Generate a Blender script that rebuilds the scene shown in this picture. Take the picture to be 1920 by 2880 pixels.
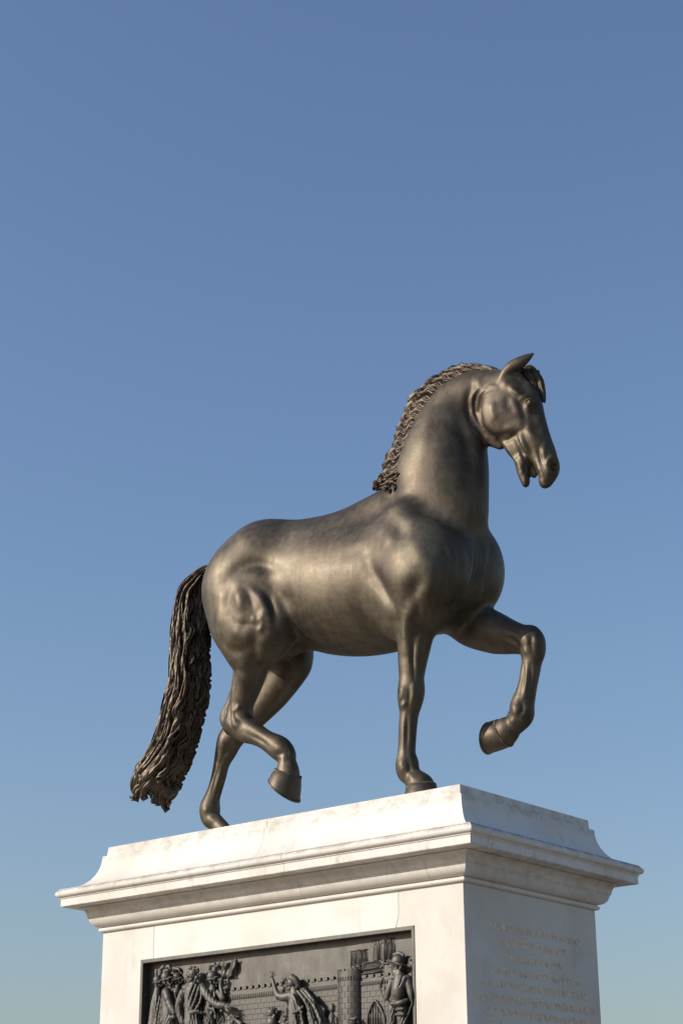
import bpy, bmesh, math, random
import numpy as np
from mathutils import Vector, Matrix
for o in list(bpy.data.objects): bpy.data.objects.remove(o)
scene=bpy.context.scene; COL=scene.collection
# ---------- camera solution (metres, world z=0 at the paving) ----------
CAM_F=5138.26; CAM_YAW=-0.6860; CAM_PITCH=0.3699; CAM_ROLL=-0.0075
ZD=4.08                                   # top of the dado
CAM_POS=np.array([8.2843,-11.5694,-2.4775+ZD])
DEP_W=1.90; LEN=4.0                       # dado plan: x -4..0, y 0..1.9
TOPZ=ZD+0.7236                            # top of the attic course, the horse stands on it
def _basis():
    a,e,r=CAM_YAW,CAM_PITCH,CAM_ROLL
    fw=np.array([math.sin(a)*math.cos(e),math.cos(a)*math.cos(e),math.sin(e)])
    rt=np.array([math.cos(a),-math.sin(a),0.0]); up=np.cross(rt,fw)
    return fw, rt*math.cos(r)+up*math.sin(r), up*math.cos(r)-rt*math.sin(r)
FW,RT,UP=_basis()
def ray(px,py): 
    return FW+RT*((px-960)/CAM_F)-UP*((py-1440)/CAM_F)
def at(px,py,Y):                          # point of the plane y=Y seen at a photo position
    d=ray(px,py); t=(Y-CAM_POS[1])/d[1]; return CAM_POS+d*t
def atp(px,py,P0,n):                      # same for any plane
    d=ray(px,py); t=((P0-CAM_POS)@n)/(d@n); return CAM_POS+d*t
def px2m(P): return ((P-CAM_POS)@FW)/CAM_F

# ---------- camera ----------
cam=bpy.data.cameras.new('camera'); camo=bpy.data.objects.new('camera',cam); COL.objects.link(camo); scene.camera=camo
cam.sensor_fit='HORIZONTAL'; cam.sensor_width=36.0; cam.lens=36.0*CAM_F/1920.0; cam.clip_start=.1; cam.clip_end=6000
camo.matrix_world=Matrix(((RT[0],UP[0],-FW[0],CAM_POS[0]),(RT[1],UP[1],-FW[1],CAM_POS[1]),(RT[2],UP[2],-FW[2],CAM_POS[2]),(0,0,0,1)))
# ---------- sky, sun, exposure ----------
SUN=np.array([-.80,-1.0,.60]); SUN/=np.linalg.norm(SUN)         # towards the sun
w=bpy.data.worlds.new('World'); scene.world=w; w.use_nodes=True
nt=w.node_tree; nt.nodes.clear()
out=nt.nodes.new('ShaderNodeOutputWorld'); bg=nt.nodes.new('ShaderNodeBackground'); sky=nt.nodes.new('ShaderNodeTexSky')
sky.sky_type='NISHITA'; sky.sun_disc=False; sky.sun_elevation=math.asin(SUN[2]); sky.sun_rotation=math.atan2(SUN[0],SUN[1])
sky.altitude=50; sky.air_density=1.42; sky.dust_density=1.7; sky.ozone_density=4.3
bg.inputs['Strength'].default_value=.136
tint=nt.nodes.new('ShaderNodeMix'); tint.data_type='RGBA'; tint.blend_type='MULTIPLY'; tint.inputs[0].default_value=1.0; tint.inputs[7].default_value=(1.0,.965,1.045,1)
nt.links.new(sky.outputs[0],tint.inputs[6]); nt.links.new(tint.outputs[2],bg.inputs['Color']); nt.links.new(bg.outputs[0],out.inputs['Surface'])
sl=bpy.data.lights.new('sun','SUN'); sl.energy=4.9; sl.angle=math.radians(.55); sl.color=(1.0,.93,.84)
so=bpy.data.objects.new('sun',sl); COL.objects.link(so); so.rotation_euler=Vector(SUN).to_track_quat('Z','Y').to_euler(); so.location=(-12,-14,14)
scene.view_settings.view_transform='Standard'; scene.view_settings.look='None'; scene.view_settings.exposure=0.0; scene.view_settings.gamma=1.0

# ---------- implicit-surface sculpting ----------
class Field:
    def __init__(s,lo,hi,h):
        s.lo=np.array(lo,float); s.h=h
        s.n=np.ceil((np.array(hi)-s.lo)/h).astype(int)+1
        s.F=np.full(s.n,0.5,np.float32)
        s.ax=[(s.lo[i]+h*np.arange(s.n[i])).astype(np.float32) for i in range(3)]
    def block(s,lo,hi):
        i0=np.maximum(np.floor((np.array(lo)-s.lo)/s.h).astype(int),0)
        i1=np.minimum(np.ceil((np.array(hi)-s.lo)/s.h).astype(int)+1,s.n)
        if np.any(i1<=i0): return None
        sl=tuple(slice(a,b) for a,b in zip(i0,i1))
        return sl,(s.ax[0][sl[0]][:,None,None],s.ax[1][sl[1]][None,:,None],s.ax[2][sl[2]][None,None,:])
    def put(s,sl,d,k,op):
        A=s.F[sl]
        if op=='u':
            if k>0:
                hh=np.maximum(k-np.abs(A-d),0)/k; s.F[sl]=np.minimum(A,d)-hh*hh*k*.25
            else: s.F[sl]=np.minimum(A,d)
        else:
            if k>0:
                hh=np.maximum(k-np.abs(A+d),0)/k; s.F[sl]=np.maximum(A,-d)+hh*hh*k*.25
            else: s.F[sl]=np.maximum(A,-d)
    def chain(s,P,R,n=None,sc=1.0,k=.03,op='u',ki=.015):
        P=np.array(P,float); R=np.array(R,float)
        m=R.max()*max(1,sc)+max(k,.04)+3*s.h
        b=s.block(P.min(0)-m,P.max(0)+m)
        if b is None: return
        sl,_=b
        M=np.eye(3)
        if n is not None: n=np.array(n,float)/np.linalg.norm(n); M=M+np.outer(n,n)*(1/sc-1)
        M=M.astype(np.float32)
        D=np.full(s.F[sl].shape,.5,np.float32); o=[q.start for q in sl]
        Q=P@M.T
        segs=[(i,i+1) for i in range(len(P)-1)] if len(P)>1 else [(0,0)]
        for i,j in segs:
            mm=max(R[i],R[j])*max(1,sc)+max(k,.04)+3*s.h
            bb=s.block(np.minimum(P[i],P[j])-mm,np.maximum(P[i],P[j])+mm)
            if bb is None: continue
            s2,(x,y,z)=bb
            loc=tuple(slice(q.start-o_,q.stop-o_) for q,o_ in zip(s2,o))
            a,b_=Q[i].astype(np.float32),Q[j].astype(np.float32); ab=b_-a; L=max(float(ab@ab),1e-9)
            if n is None: X,Y,Z=x-a[0],y-a[1],z-a[2]
            else: X=M[0,0]*x+M[0,1]*y+(M[0,2]*z-a[0]); Y=M[1,0]*x+M[1,1]*y+(M[1,2]*z-a[1]); Z=M[2,0]*x+M[2,1]*y+(M[2,2]*z-a[2])
            t=np.clip((X*ab[0]+Y*ab[1]+Z*ab[2])/L,0,1)
            d=np.sqrt((X-t*ab[0])**2+(Y-t*ab[1])**2+(Z-t*ab[2])**2)-(np.float32(R[i])+t*np.float32(R[j]-R[i]))
            D[loc]=np.minimum(D[loc],d)
        if sc<1: D=D*np.float32(max(sc,.5)**.5)
        s.put(sl,D,k,op)
    def ell(s,c,rad,A=None,k=.03,op='u'):  # ellipsoid, rows of A = axes
        c=np.array(c,float); rad=np.array(rad,float); A=np.eye(3) if A is None else np.array(A,float)
        m=rad.max()+max(k,.04)+3*s.h
        b=s.block(c-m,c+m)
        if b is None: return
        sl,(x,y,z)=b
        x=x-c[0];y=y-c[1];z=z-c[2]
        u=[(A[i,0]*x+A[i,1]*y+A[i,2]*z) for i in range(3)]
        k0=np.sqrt(sum((u[i]/rad[i])**2 for i in range(3))); k1=np.sqrt(sum((u[i]/rad[i]**2)**2 for i in range(3)))+1e-6
        s.put(sl,(k0*(k0-1)/k1).astype(np.float32),k,op)
    def mesh(s):
        F=s.F; S=F<0
        n=F.shape
        occ=np.zeros((n[0]-1,n[1]-1,n[2]-1),np.int8)
        for dx in (0,1):
            for dy in (0,1):
                for dz in (0,1):
                    occ+=S[dx:n[0]-1+dx,dy:n[1]-1+dy,dz:n[2]-1+dz]
        act=(occ>0)&(occ<8)
        I=np.argwhere(act); idx=-np.ones(act.shape,np.int64); idx[act]=np.arange(len(I))
        acc=np.zeros((len(I),3)); cnt=np.zeros(len(I))
        cor=[(0,0,0),(1,0,0),(0,1,0),(0,0,1),(1,1,0),(1,0,1),(0,1,1),(1,1,1)]
        val={c:F[I[:,0]+c[0],I[:,1]+c[1],I[:,2]+c[2]].astype(float) for c in cor}
        for a in cor:
            for d in range(3):
                if a[d]: continue
                b=list(a); b[d]=1; b=tuple(b)
                va,vb=val[a],val[b]; m=(va<0)!=(vb<0)
                t=np.where(m,va/np.where(m,va-vb,1),0)
                p=np.tile(np.array(a,float),(len(I),1)); p[:,d]+=t
                acc[m]+=p[m]; cnt[m]+=1
        V=s.lo+(I+acc/cnt[:,None])*s.h
        Q=[]
        for d in range(3):
            e=[slice(0,n[i]) for i in range(3)]; e2=list(e)
            e[d]=slice(0,n[d]-1); e2[d]=slice(1,n[d])
            A,B=S[tuple(e)],S[tuple(e2)]
            ch=np.argwhere(A!=B)
            o1,o2=[(1,2),(2,0),(0,1)][d]
            ok=(ch[:,o1]>0)&(ch[:,o2]>0)&(ch[:,o1]<n[o1]-1)&(ch[:,o2]<n[o2]-1); ch=ch[ok]
            ins=A[tuple(ch.T)]
            def g(a,b):
                c=ch.copy(); c[:,o1]-=a; c[:,o2]-=b; return idx[tuple(c.T)]
            q=np.stack([g(1,1),g(0,1),g(0,0),g(1,0)],1)
            q[~ins]=q[~ins][:,::-1]
            Q.append(q)
        Q=np.concatenate(Q)
        return V,Q
def relax(V,Q,it=2,lam=.5):
    for _ in range(it):
        acc=np.zeros_like(V); c=np.zeros(len(V))
        for i in range(4):
            a=Q[:,i]; b=Q[:,(i+1)%4]
            for k in range(3):
                acc[:,k]+=np.bincount(a,V[b,k],len(V))+np.bincount(b,V[a,k],len(V))
            c+=np.bincount(a,minlength=len(V))+np.bincount(b,minlength=len(V))
        V=V+lam*(acc/np.maximum(c,1)[:,None]-V)
    return V
def normals(V,Q):
    fn=np.cross(V[Q[:,2]]-V[Q[:,0]],V[Q[:,3]]-V[Q[:,1]])
    N=np.zeros_like(V)
    for i in range(4):
        for k in range(3): N[:,k]+=np.bincount(Q[:,i],fn[:,k],len(V))
    return N/np.maximum(np.linalg.norm(N,axis=1),1e-12)[:,None]
def spline(P,R,m=5):                      # Catmull-Rom resampling of stations
    A=np.column_stack([P,R]); A=np.vstack([2*A[0]-A[1],A,2*A[-1]-A[-2]]); out=[]
    for i in range(1,len(A)-2):
        for t in np.arange(m)/m:
            p0,p1,p2,p3=A[i-1:i+3]
            out.append(.5*(2*p1+(p2-p0)*t+(2*p0-5*p1+4*p2-p3)*t*t+(3*p1-p0-3*p2+p3)*t**3))
    out.append(A[-2]); out=np.array(out); return out[:,:3],np.maximum(out[:,3],.002)
def project(V):
    d=V-CAM_POS; z=d@FW
    return 960+CAM_F*(d@RT)/z, 1440-CAM_F*(d@UP)/z, z
class Chisel:                             # raised and cut strokes on a finished surface
    def __init__(s,V,Q):
        s.V=V; s.Q=Q; s.N=normals(V,Q); px,py,z=project(V); vw=CAM_POS-V
        ok=(s.N*vw).sum(1)>0
        s.i=np.nonzero(ok)[0]; o=np.argsort(-z[s.i]); s.i=s.i[o]
        s.map=-np.ones((1440,960),np.int64)
        X=(px[s.i]/2).astype(int);Y=(py[s.i]/2).astype(int)
        for dx,dy in ((0,0),(1,0),(0,1),(1,1),(-1,0),(0,-1)):
            xx=np.clip(X+dx,0,959);yy=np.clip(Y+dy,0,1439)
            m=s.map[yy,xx]; zz=np.where(m>=0,z[m],1e9)
            k=z[s.i]<=zz; s.map[yy[k],xx[k]]=s.i[k]
        s.D=np.zeros(len(V)); s.V0=V.copy()
    def pick(s,x,y):
        m=s.map[min(max(int(y/2),0),1439),min(max(int(x/2),0),959)]
        return s.V0[m] if m>=0 else None
    def stroke(s,zone,pts,w,mm,flat=1.0):
        q=[zone(a,b) for a,b in pts]; sc=q[0][2]; q=np.array([(a,b) for a,b,_ in q])
        if len(q)>2:
            q3,_=spline(np.column_stack([q,np.zeros(len(q))]),np.ones(len(q)),6); q=q3[:,:2]
        elif len(q)==2:
            q=q[0]+(q[1]-q[0])*np.linspace(0,1,8)[:,None]
        P=[s.pick(x,y) for x,y in q]; P=np.array([p for p in P if p is not None])
        if len(P)==0: return
        for _ in range(3):
            if len(P)>3: P[1:-1]=.25*P[:-2]+.5*P[1:-1]+.25*P[2:]
        W=w*sc*.0028*1.2
        i=np.nonzero(np.all((s.V0>P.min(0)-3*W)&(s.V0<P.max(0)+3*W),axis=1))[0]
        if len(i)==0: return
        X=s.V0[i]; best=np.full(len(i),1e9); bt=np.zeros(len(i))
        if len(P)==1: best=((X-P[0])**2).sum(1); bt[:]=.5
        for j in range(len(P)-1):
            ab=P[j+1]-P[j]; L=max(ab@ab,1e-12); t=np.clip(((X-P[j])@ab)/L,0,1)
            d=((X-P[j]-t[:,None]*ab)**2).sum(1); k=d<best; best[k]=d[k]; bt[k]=(j+t[k])/(len(P)-1)
        sm=lambda v:(lambda u:u*u*(3-2*u))(np.clip(v/.45,0,1)); tap=np.ones(len(i)) if (len(P)<3 or len(pts)<3) else .3+.7*sm(bt)*sm(1-bt)
        s.D[i]+=mm*.001*tap*np.exp(-best/(W*W))
    def done(s,it=1):
        D=relax(np.column_stack([s.D,s.D*0,s.D*0]),s.Q,2,.5)[:,0]; N=relax(s.N,s.Q,3,.5)
        s.V=s.V0+N*D[:,None]; return relax(s.V,s.Q,it,.4)

# ---------- scene helpers ----------
def link(o,parent=None):
    COL.objects.link(o)
    if parent is not None: o.parent=parent; o.matrix_parent_inverse=parent.matrix_world.inverted()
    return o
def mesh_obj(name,V,F,mat,parent=None,smooth=True):
    me=bpy.data.meshes.new(name)
    if isinstance(F,np.ndarray):
        n=len(F); k=F.shape[1]
        me.vertices.add(len(V)); me.vertices.foreach_set('co',np.asarray(V,np.float32).ravel())
        me.loops.add(n*k); me.loops.foreach_set('vertex_index',F.astype(np.int32).ravel())
        me.polygons.add(n); me.polygons.foreach_set('loop_start',np.arange(0,n*k,k,dtype=np.int32))
        me.update(calc_edges=True); me.validate()
    else:
        me.from_pydata([tuple(v) for v in V],[],F); me.update()
    if smooth: me.polygons.foreach_set('use_smooth',[True]*len(me.polygons)); me.update()
    me.materials.append(mat); return link(bpy.data.objects.new(name,me),parent)
def tag(o,label=None,cat=None,group=None,kind=None):
    for k,v in (('label',label),('category',cat),('group',group),('kind',kind)):
        if v: o[k]=v
    return o
def empty(name,loc):
    o=bpy.data.objects.new(name,None); o.location=loc; o.empty_display_size=.3; link(o); bpy.context.view_layer.update(); return o
def bm_obj(name,bm,mat,parent=None,bevel=0,seg=2,smooth=False):
    bmesh.ops.recalc_face_normals(bm,faces=bm.faces)
    if bevel: bmesh.ops.bevel(bm,geom=[e for e in bm.edges if e.calc_face_angle(0)>.5],offset=bevel,segments=seg,profile=.6,affect='EDGES')
    me=bpy.data.meshes.new(name); bm.to_mesh(me); bm.free()
    if smooth: me.polygons.foreach_set('use_smooth',[True]*len(me.polygons))
    me.materials.append(mat); return link(bpy.data.objects.new(name,me),parent)
def prism(poly,y0,y1):                    # polygon in x,z pushed from y0 to y1
    bm=bmesh.new(); a=[bm.verts.new((x,y0,z)) for x,z in poly]; b=[bm.verts.new((x,y1,z)) for x,z in poly]
    bm.faces.new(a); bm.faces.new(b[::-1]); n=len(poly)
    for i in range(n): bm.faces.new((a[i],b[i],b[(i+1)%n],a[(i+1)%n]))
    return bm
def tube(V,F,P,R,sides=6,flat=None,cap=True):   # sweep a round section along a path, append to V,F
    P=np.asarray(P,float); n=len(P); T=np.gradient(P,axis=0); T/=np.maximum(np.linalg.norm(T,axis=1),1e-9)[:,None]
    u=np.cross(T[0],(0.3,.2,1.0)); u/=np.linalg.norm(u); base=len(V); a=np.arange(sides)*2*math.pi/sides
    for i in range(n):
        u=u-T[i]*(u@T[i]); u/=max(np.linalg.norm(u),1e-9); v=np.cross(T[i],u)
        for t in a: V.append(P[i]+R[i]*(math.cos(t)*u+math.sin(t)*v))
    for i in range(n-1):
        for j in range(sides):
            k=(j+1)%sides; F.append((base+i*sides+j,base+i*sides+k,base+(i+1)*sides+k,base+(i+1)*sides+j))
    if cap:
        F.append(tuple(base+j for j in range(sides))[::-1]); F.append(tuple(base+(n-1)*sides+j for j in range(sides)))
# ---------- materials ----------
def nodes(name):
    m=bpy.data.materials.new(name); m.use_nodes=True; t=m.node_tree; b=t.nodes['Principled BSDF']; return m,t,b
def N(t,k,**kw):
    n=t.nodes.new(k)
    for a,v in kw.items():
        if a.startswith('_'): setattr(n,a[1:],v)
        else: n.inputs[a.replace('__',' ')].default_value=v
    return n
def ramp(t,src,stops):
    r=t.nodes.new('ShaderNodeValToRGB'); e=r.color_ramp.elements
    while len(e)<len(stops): e.new(.5)
    for q,(p,c) in zip(e,stops): q.position=p; q.color=(*c,1) if len(c)==3 else c
    t.links.new(src,r.inputs[0]); return r
def mixc(t,f,a,b,mode='MIX'):
    m=t.nodes.new('ShaderNodeMix'); m.data_type='RGBA'; m.blend_type=mode
    for s,v in ((0,f),(6,a),(7,b)):
        if isinstance(v,(int,float)): m.inputs[s].default_value=v
        elif isinstance(v,tuple): m.inputs[s].default_value=(*v,1)
        else: t.links.new(v,m.inputs[s])
    return m.outputs[2]
def bronze(name,dark,mid,light,rough,scale=1.0,green=.25,metal=.85):
    m,t,b=nodes(name); L=t.links.new
    tc=N(t,'ShaderNodeTexCoord'); co=tc.outputs['Object']
    n1=N(t,'ShaderNodeTexNoise',Scale=1.6*scale,Detail=5.0,Roughness=.6,Distortion=.4); L(co,n1.inputs['Vector'])
    n2=N(t,'ShaderNodeTexNoise',Scale=14*scale,Detail=6.0,Roughness=.65); L(co,n2.inputs['Vector'])
    mp=N(t,'ShaderNodeMapping'); mp.inputs['Scale'].default_value=(9*scale,9*scale,1.1*scale); L(co,mp.inputs['Vector'])
    n3=N(t,'ShaderNodeTexNoise',Scale=1.0,Detail=4.0,Roughness=.6); L(mp.outputs[0],n3.inputs['Vector'])
    c1=ramp(t,n1.outputs[0],[(.30,dark),(.5,mid),(.68,light)])
    f2=ramp(t,n2.outputs[0],[(.35,(.72,.72,.72)),(.65,(1.12,1.1,1.06))])
    c=mixc(t,.75,c1.outputs[0],f2.outputs[0],'MULTIPLY')
    f3=ramp(t,n3.outputs[0],[(.36,(1.12,1.1,1.06)),(.5,(1,1,1)),(.64,(.66,.64,.60))])
    c=mixc(t,.45,c,f3.outputs[0],'MULTIPLY')
    n4=N(t,'ShaderNodeTexNoise',Scale=3.1*scale,Detail=6.0,Roughness=.7); L(co,n4.inputs['Vector'])
    g=ramp(t,n4.outputs[0],[(.58,(0,0,0)),(.74,(green,green,green))])
    c=mixc(t,g.outputs[0],c,(.075,.095,.06))
    mp2=N(t,'ShaderNodeMapping'); mp2.inputs['Scale'].default_value=(22*scale,22*scale,1.4*scale); L(co,mp2.inputs['Vector'])
    n6=N(t,'ShaderNodeTexNoise',Scale=1.0,Detail=3.0,Roughness=.5); L(mp2.outputs[0],n6.inputs['Vector'])
    g2=ramp(t,n6.outputs[0],[(.60,(0,0,0)),(.74,(.45,.45,.45))]); c=mixc(t,g2.outputs[0],c,light)
    L(c,b.inputs['Base Color']); b.inputs['Metallic'].default_value=metal
    r=ramp(t,n2.outputs[0],[(.3,(rough-.06,)*3),(.7,(rough+.08,)*3)]); L(r.outputs[0],b.inputs['Roughness'])
    n5=N(t,'ShaderNodeTexNoise',Scale=70*scale,Detail=4.0,Roughness=.6); L(co,n5.inputs['Vector'])
    ad=N(t,'ShaderNodeMath',_operation='ADD'); L(n5.outputs[0],ad.inputs[0]); L(n2.outputs[0],ad.inputs[1])
    bp=N(t,'ShaderNodeBump',Strength=.22,Distance=.006); L(ad.outputs[0],bp.inputs['Height']); L(bp.outputs[0],b.inputs['Normal'])
    return m
M_BODY=bronze('bronze_patina',(.070,.055,.041),(.104,.085,.061),(.148,.126,.090),.525,metal=.78)
M_HAIR=bronze('bronze_hair',(.048,.036,.027),(.080,.062,.047),(.118,.094,.070),.47,1.5,.1,.85)
M_RELIEF=bronze('bronze_relief',(.070,.066,.058),(.095,.089,.079),(.120,.113,.100),.54,2.0,.04,.55)
def marble():
    m,t,b=nodes('white_marble'); L=t.links.new
    g=N(t,'ShaderNodeNewGeometry'); co=g.outputs['Position']
    n1=N(t,'ShaderNodeTexNoise',Scale=1.3,Detail=6.0,Roughness=.6,Distortion=.6); L(co,n1.inputs['Vector'])
    c=ramp(t,n1.outputs[0],[(.32,(.575,.53,.46)),(.5,(.635,.605,.55)),(.7,(.665,.645,.60))]).outputs[0]
    # grey veins
    n2=N(t,'ShaderNodeTexNoise',Scale=1.9,Detail=8.0,Roughness=.62,Distortion=1.6); L(co,n2.inputs['Vector'])
    v=ramp(t,n2.outputs[0],[(.475,(0,0,0)),(.5,(.35,.35,.35)),(.525,(0,0,0))])
    c=mixc(t,v.outputs[0],c,(.56,.55,.53))
    # rain streaks and soot, hanging in short vertical runs
    mp=N(t,'ShaderNodeMapping'); mp.inputs['Scale'].default_value=(14,14,1.6); L(co,mp.inputs['Vector'])
    n3=N(t,'ShaderNodeTexNoise',Scale=1.0,Detail=5.0,Roughness=.65); L(mp.outputs[0],n3.inputs['Vector'])
    n4=N(t,'ShaderNodeTexNoise',Scale=2.3,Detail=3.0); L(co,n4.inputs['Vector'])
    mu=N(t,'ShaderNodeMath',_operation='MULTIPLY'); L(n3.outputs[0],mu.inputs[0]); L(n4.outputs[0],mu.inputs[1])
    s=ramp(t,mu.outputs[0],[(.32,(0,0,0)),(.45,(.40,.40,.40))])
    c=mixc(t,s.outputs[0],c,(.40,.35,.28))
    # pits and specks
    n5=N(t,'ShaderNodeTexVoronoi',Scale=26.0); L(co,n5.inputs['Vector'])
    p=ramp(t,n5.outputs['Distance'],[(.045,(.6,.6,.6)),(.075,(0,0,0))]); 
    n6=N(t,'ShaderNodeTexNoise',Scale=7.0,Detail=2.0); L(co,n6.inputs['Vector'])
    p2=ramp(t,n6.outputs[0],[(.55,(0,0,0)),(.62,(1,1,1))])
    c=mixc(t,mixc(t,1.0,p.outputs[0],p2.outputs[0],'MULTIPLY'),c,(.22,.19,.16))
    oi=N(t,'ShaderNodeObjectInfo'); tr_=ramp(t,oi.outputs['Random'],[(0,(.93,.92,.90)),(1,(1.03,1.03,1.03))]); c=mixc(t,1.0,c,tr_.outputs[0],'MULTIPLY')
    sx=N(t,'ShaderNodeSeparateXYZ'); L(co,sx.inputs[0])
    mg=N(t,'ShaderNodeMapping'); mg.inputs['Scale'].default_value=(7,7,9); L(co,mg.inputs['Vector'])
    ng=N(t,'ShaderNodeTexNoise',Scale=1.0,Detail=9.0,Roughness=.75); L(mg.outputs[0],ng.inputs['Vector'])
    for z0,z1,a0,a1 in ((ZD+.60,ZD+.715,.44,.62),(ZD+.315,ZD+.345,.37,.56),(ZD+.05,ZD+.17,.46,.68)):
        band=ramp(t,(lambda m_:(L(sx.outputs[2],m_.inputs[0]),m_.outputs[0])[1])(N(t,'ShaderNodeMapRange',**{'From__Min':z0-.03,'From__Max':z1+.02})),[(0,(0,0,0)),(.35,(1,1,1)),(1,(.9,.9,.9))])
        gr=ramp(t,ng.outputs[0],[(a0,(0,0,0)),(a1,(.62,.62,.62))])
        lim=N(t,'ShaderNodeMath',_operation='LESS_THAN'); L(sx.outputs[2],lim.inputs[0]); lim.inputs[1].default_value=z1+.02
        f=mixc(t,1.0,band.outputs[0],gr.outputs[0],'MULTIPLY'); mm_=N(t,'ShaderNodeMath',_operation='MULTIPLY'); L(f,mm_.inputs[0]); L(lim.outputs[0],mm_.inputs[1])
        c=mixc(t,mm_.outputs[0],c,(.30,.26,.20))
    L(c,b.inputs['Base Color']); b.inputs['Roughness'].default_value=.62; b.inputs['Specular IOR Level'].default_value=.3
    n7=N(t,'ShaderNodeTexNoise',Scale=38.0,Detail=6.0,Roughness=.7); L(co,n7.inputs['Vector'])
    bp=N(t,'ShaderNodeBump',Strength=.18,Distance=.006); L(n7.outputs[0],bp.inputs['Height']); L(bp.outputs[0],b.inputs['Normal'])
    return m
M_MARBLE=marble()
def marble_dirty():
    m=M_MARBLE.copy(); m.name='soot_marked_marble'; t=m.node_tree; L=t.links.new; b=t.nodes['Principled BSDF']
    src=b.inputs['Base Color'].links[0].from_socket
    g=N(t,'ShaderNodeNewGeometry'); mp=N(t,'ShaderNodeMapping'); mp.inputs['Scale'].default_value=(9,9,5); L(g.outputs['Position'],mp.inputs['Vector'])
    n=N(t,'ShaderNodeTexNoise',Scale=1.0,Detail=8.0,Roughness=.72); L(mp.outputs[0],n.inputs['Vector'])
    r=ramp(t,n.outputs[0],[(.54,(0,0,0)),(.72,(.6,.6,.6))])
    L(mixc(t,r.outputs[0],src,(.25,.20,.15)),b.inputs['Base Color']); return m
M_SOOT=marble_dirty()
def plain(name,col,rough=.8,metal=0.0,var=.15,scale=8.0):
    m,t,b=nodes(name); tc=N(t,'ShaderNodeTexCoord'); n=N(t,'ShaderNodeTexNoise',Scale=scale,Detail=5.0); t.links.new(tc.outputs['Object'],n.inputs['Vector'])
    r=ramp(t,n.outputs[0],[(.3,tuple(x*(1-var) for x in col)),(.7,tuple(x*(1+var) for x in col))]); t.links.new(r.outputs[0],b.inputs['Base Color'])
    b.inputs['Roughness'].default_value=rough; b.inputs['Metallic'].default_value=metal; return m
M_GROUND=plain('worn_paving',(.19,.155,.115),.9,0,.3,3.0)
M_GILT=plain('faded_gilding',(.74,.52,.31),.5,.35,.45,22.0)
M_DARK=plain('joint_shadow',(.16,.14,.12),.9)

# ---------- ground ----------
bm=bmesh.new(); S_=3000
bmesh.ops.create_grid(bm,x_segments=1,y_segments=1,size=S_)
g=bm_obj('ground',bm,M_GROUND); tag(g,kind='structure')
# ---------- pedestal ----------
PED=empty('pedestal',(-2,.95,0)); tag(PED,'tall white marble pedestal with flaring cornice and gilt inscription under the bronze horse','pedestal')
LW=DEP_W
def ring_pt(o,side,s):                    # point at offset o, side 0 front 1 right 2 back 3 left, s along it (None-> mitre)
    x0,x1,y0,y1=-LEN-o,o,-o,LW+o
    return {0:(s,y0),1:(x1,s),2:(s,y1),3:(x0,s)}[side]
def course(name,prof,side,a,b,mat,inner):
    # one block of a moulded course: profile (offset,z) swept along a side from a to b; None means mitred at the corner
    x0,x1,y0,y1=-LEN,0.0,0.0,LW
    def ends(o):
        lo,hi=((x0-o,x1+o) if side in (0,2) else (y0-o,y1+o))
        return (lo if a is None else a),(hi if b is None else b)
    pts=list(prof)+[(inner,prof[-1][1]),(inner,prof[0][1])]
    n=4 if False else max(2,int(6)); bm=bmesh.new(); rows=[]
    for i in range(n+1):
        row=[]
        for o,z in pts:
            lo,hi=ends(o); s=lo+(hi-lo)*i/n; x,y=ring_pt(o,side,s); row.append(bm.verts.new((x,y,ZD+z)))
        rows.append(row)
    m=len(pts)
    for i in range(n):
        for j in range(m): bm.faces.new((rows[i][j],rows[i+1][j],rows[i+1][(j+1)%m],rows[i][(j+1)%m]))
    bm.faces.new(rows[0]); bm.faces.new(rows[-1][::-1])
    o=bm_obj(name,bm,mat,PED,0)
    me=o.data
    ang=math.radians(28)
    me.polygons.foreach_set('use_smooth',[True]*len(me.polygons)); me.set_sharp_from_angle(angle=ang)
    return o
def arc(c,r,a0,a1,n): return [(c[0]+r[0]*math.cos(math.radians(a0+(a1-a0)*i/n)),c[1]+r[1]*math.sin(math.radians(a0+(a1-a0)*i/n))) for i in range(n+1)]
P_BED=[(-.0,-.046),(.004,-.046)]+arc((.010,-.026),(.022,.020),-80,80,7)+[(.012,-.004)]+arc((.012,.078),(.082,.080),-88,-4,10)[0:]+[(.099,.078),(.100,.086),(.106,.089)]+arc((.158,.092),(.050,.072),180,95,8)+[(.160,.170)]
P_CORONA=[(.150,.174),(.270,.177),(.277,.182),(.2775,.246),(.286,.252),(.286,.262)]+arc((.290,.292),(.027,.029),-75,75,8)+[(.296,.326)]
def P_att():
    p=[(.296,.329)]
    for i in range(15):
        t=i/14; a=math.pi/2*t
        p.append((.286-.262*math.sin(a)**.92,.338+.297*(1-math.cos(a))))
    return p+[(.022,.640),(-.004,.643),(-.007,.655),(-.012,.7236)]
P_ATT=P_att()
def XA(px,py,Y=-.2): return float(at(px,py,Y)[0])
J=.0016
def run(name,prof,side,cuts,mat,inner):
    e=[None]+cuts+[None]
    for a,b in zip(e[:-1],e[1:]):
        course(name,prof,side,None if a is None else a+J,None if b is None else b-J,mat,inner)
jc=[XA(800,2432,-.27),XA(1265,2400,-.2)]
run('bed_mould_block',P_BED,0,[XA(845,2480,-.08),-.28],M_MARBLE,-.35); run('bed_mould_block',P_BED,1,[],M_MARBLE,-.35); run('bed_mould_block',P_BED,2,[-2.0],M_MARBLE,-.35); run('bed_mould_block',P_BED,3,[],M_MARBLE,-.35)
run('cornice_block',P_CORONA,0,[jc[0]],M_SOOT,-.35); run('cornice_block',P_CORONA,1,[],M_SOOT,-.35); run('cornice_block',P_CORONA,2,[-2.0],M_SOOT,-.35); run('cornice_block',P_CORONA,3,[],M_SOOT,-.35)
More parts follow.
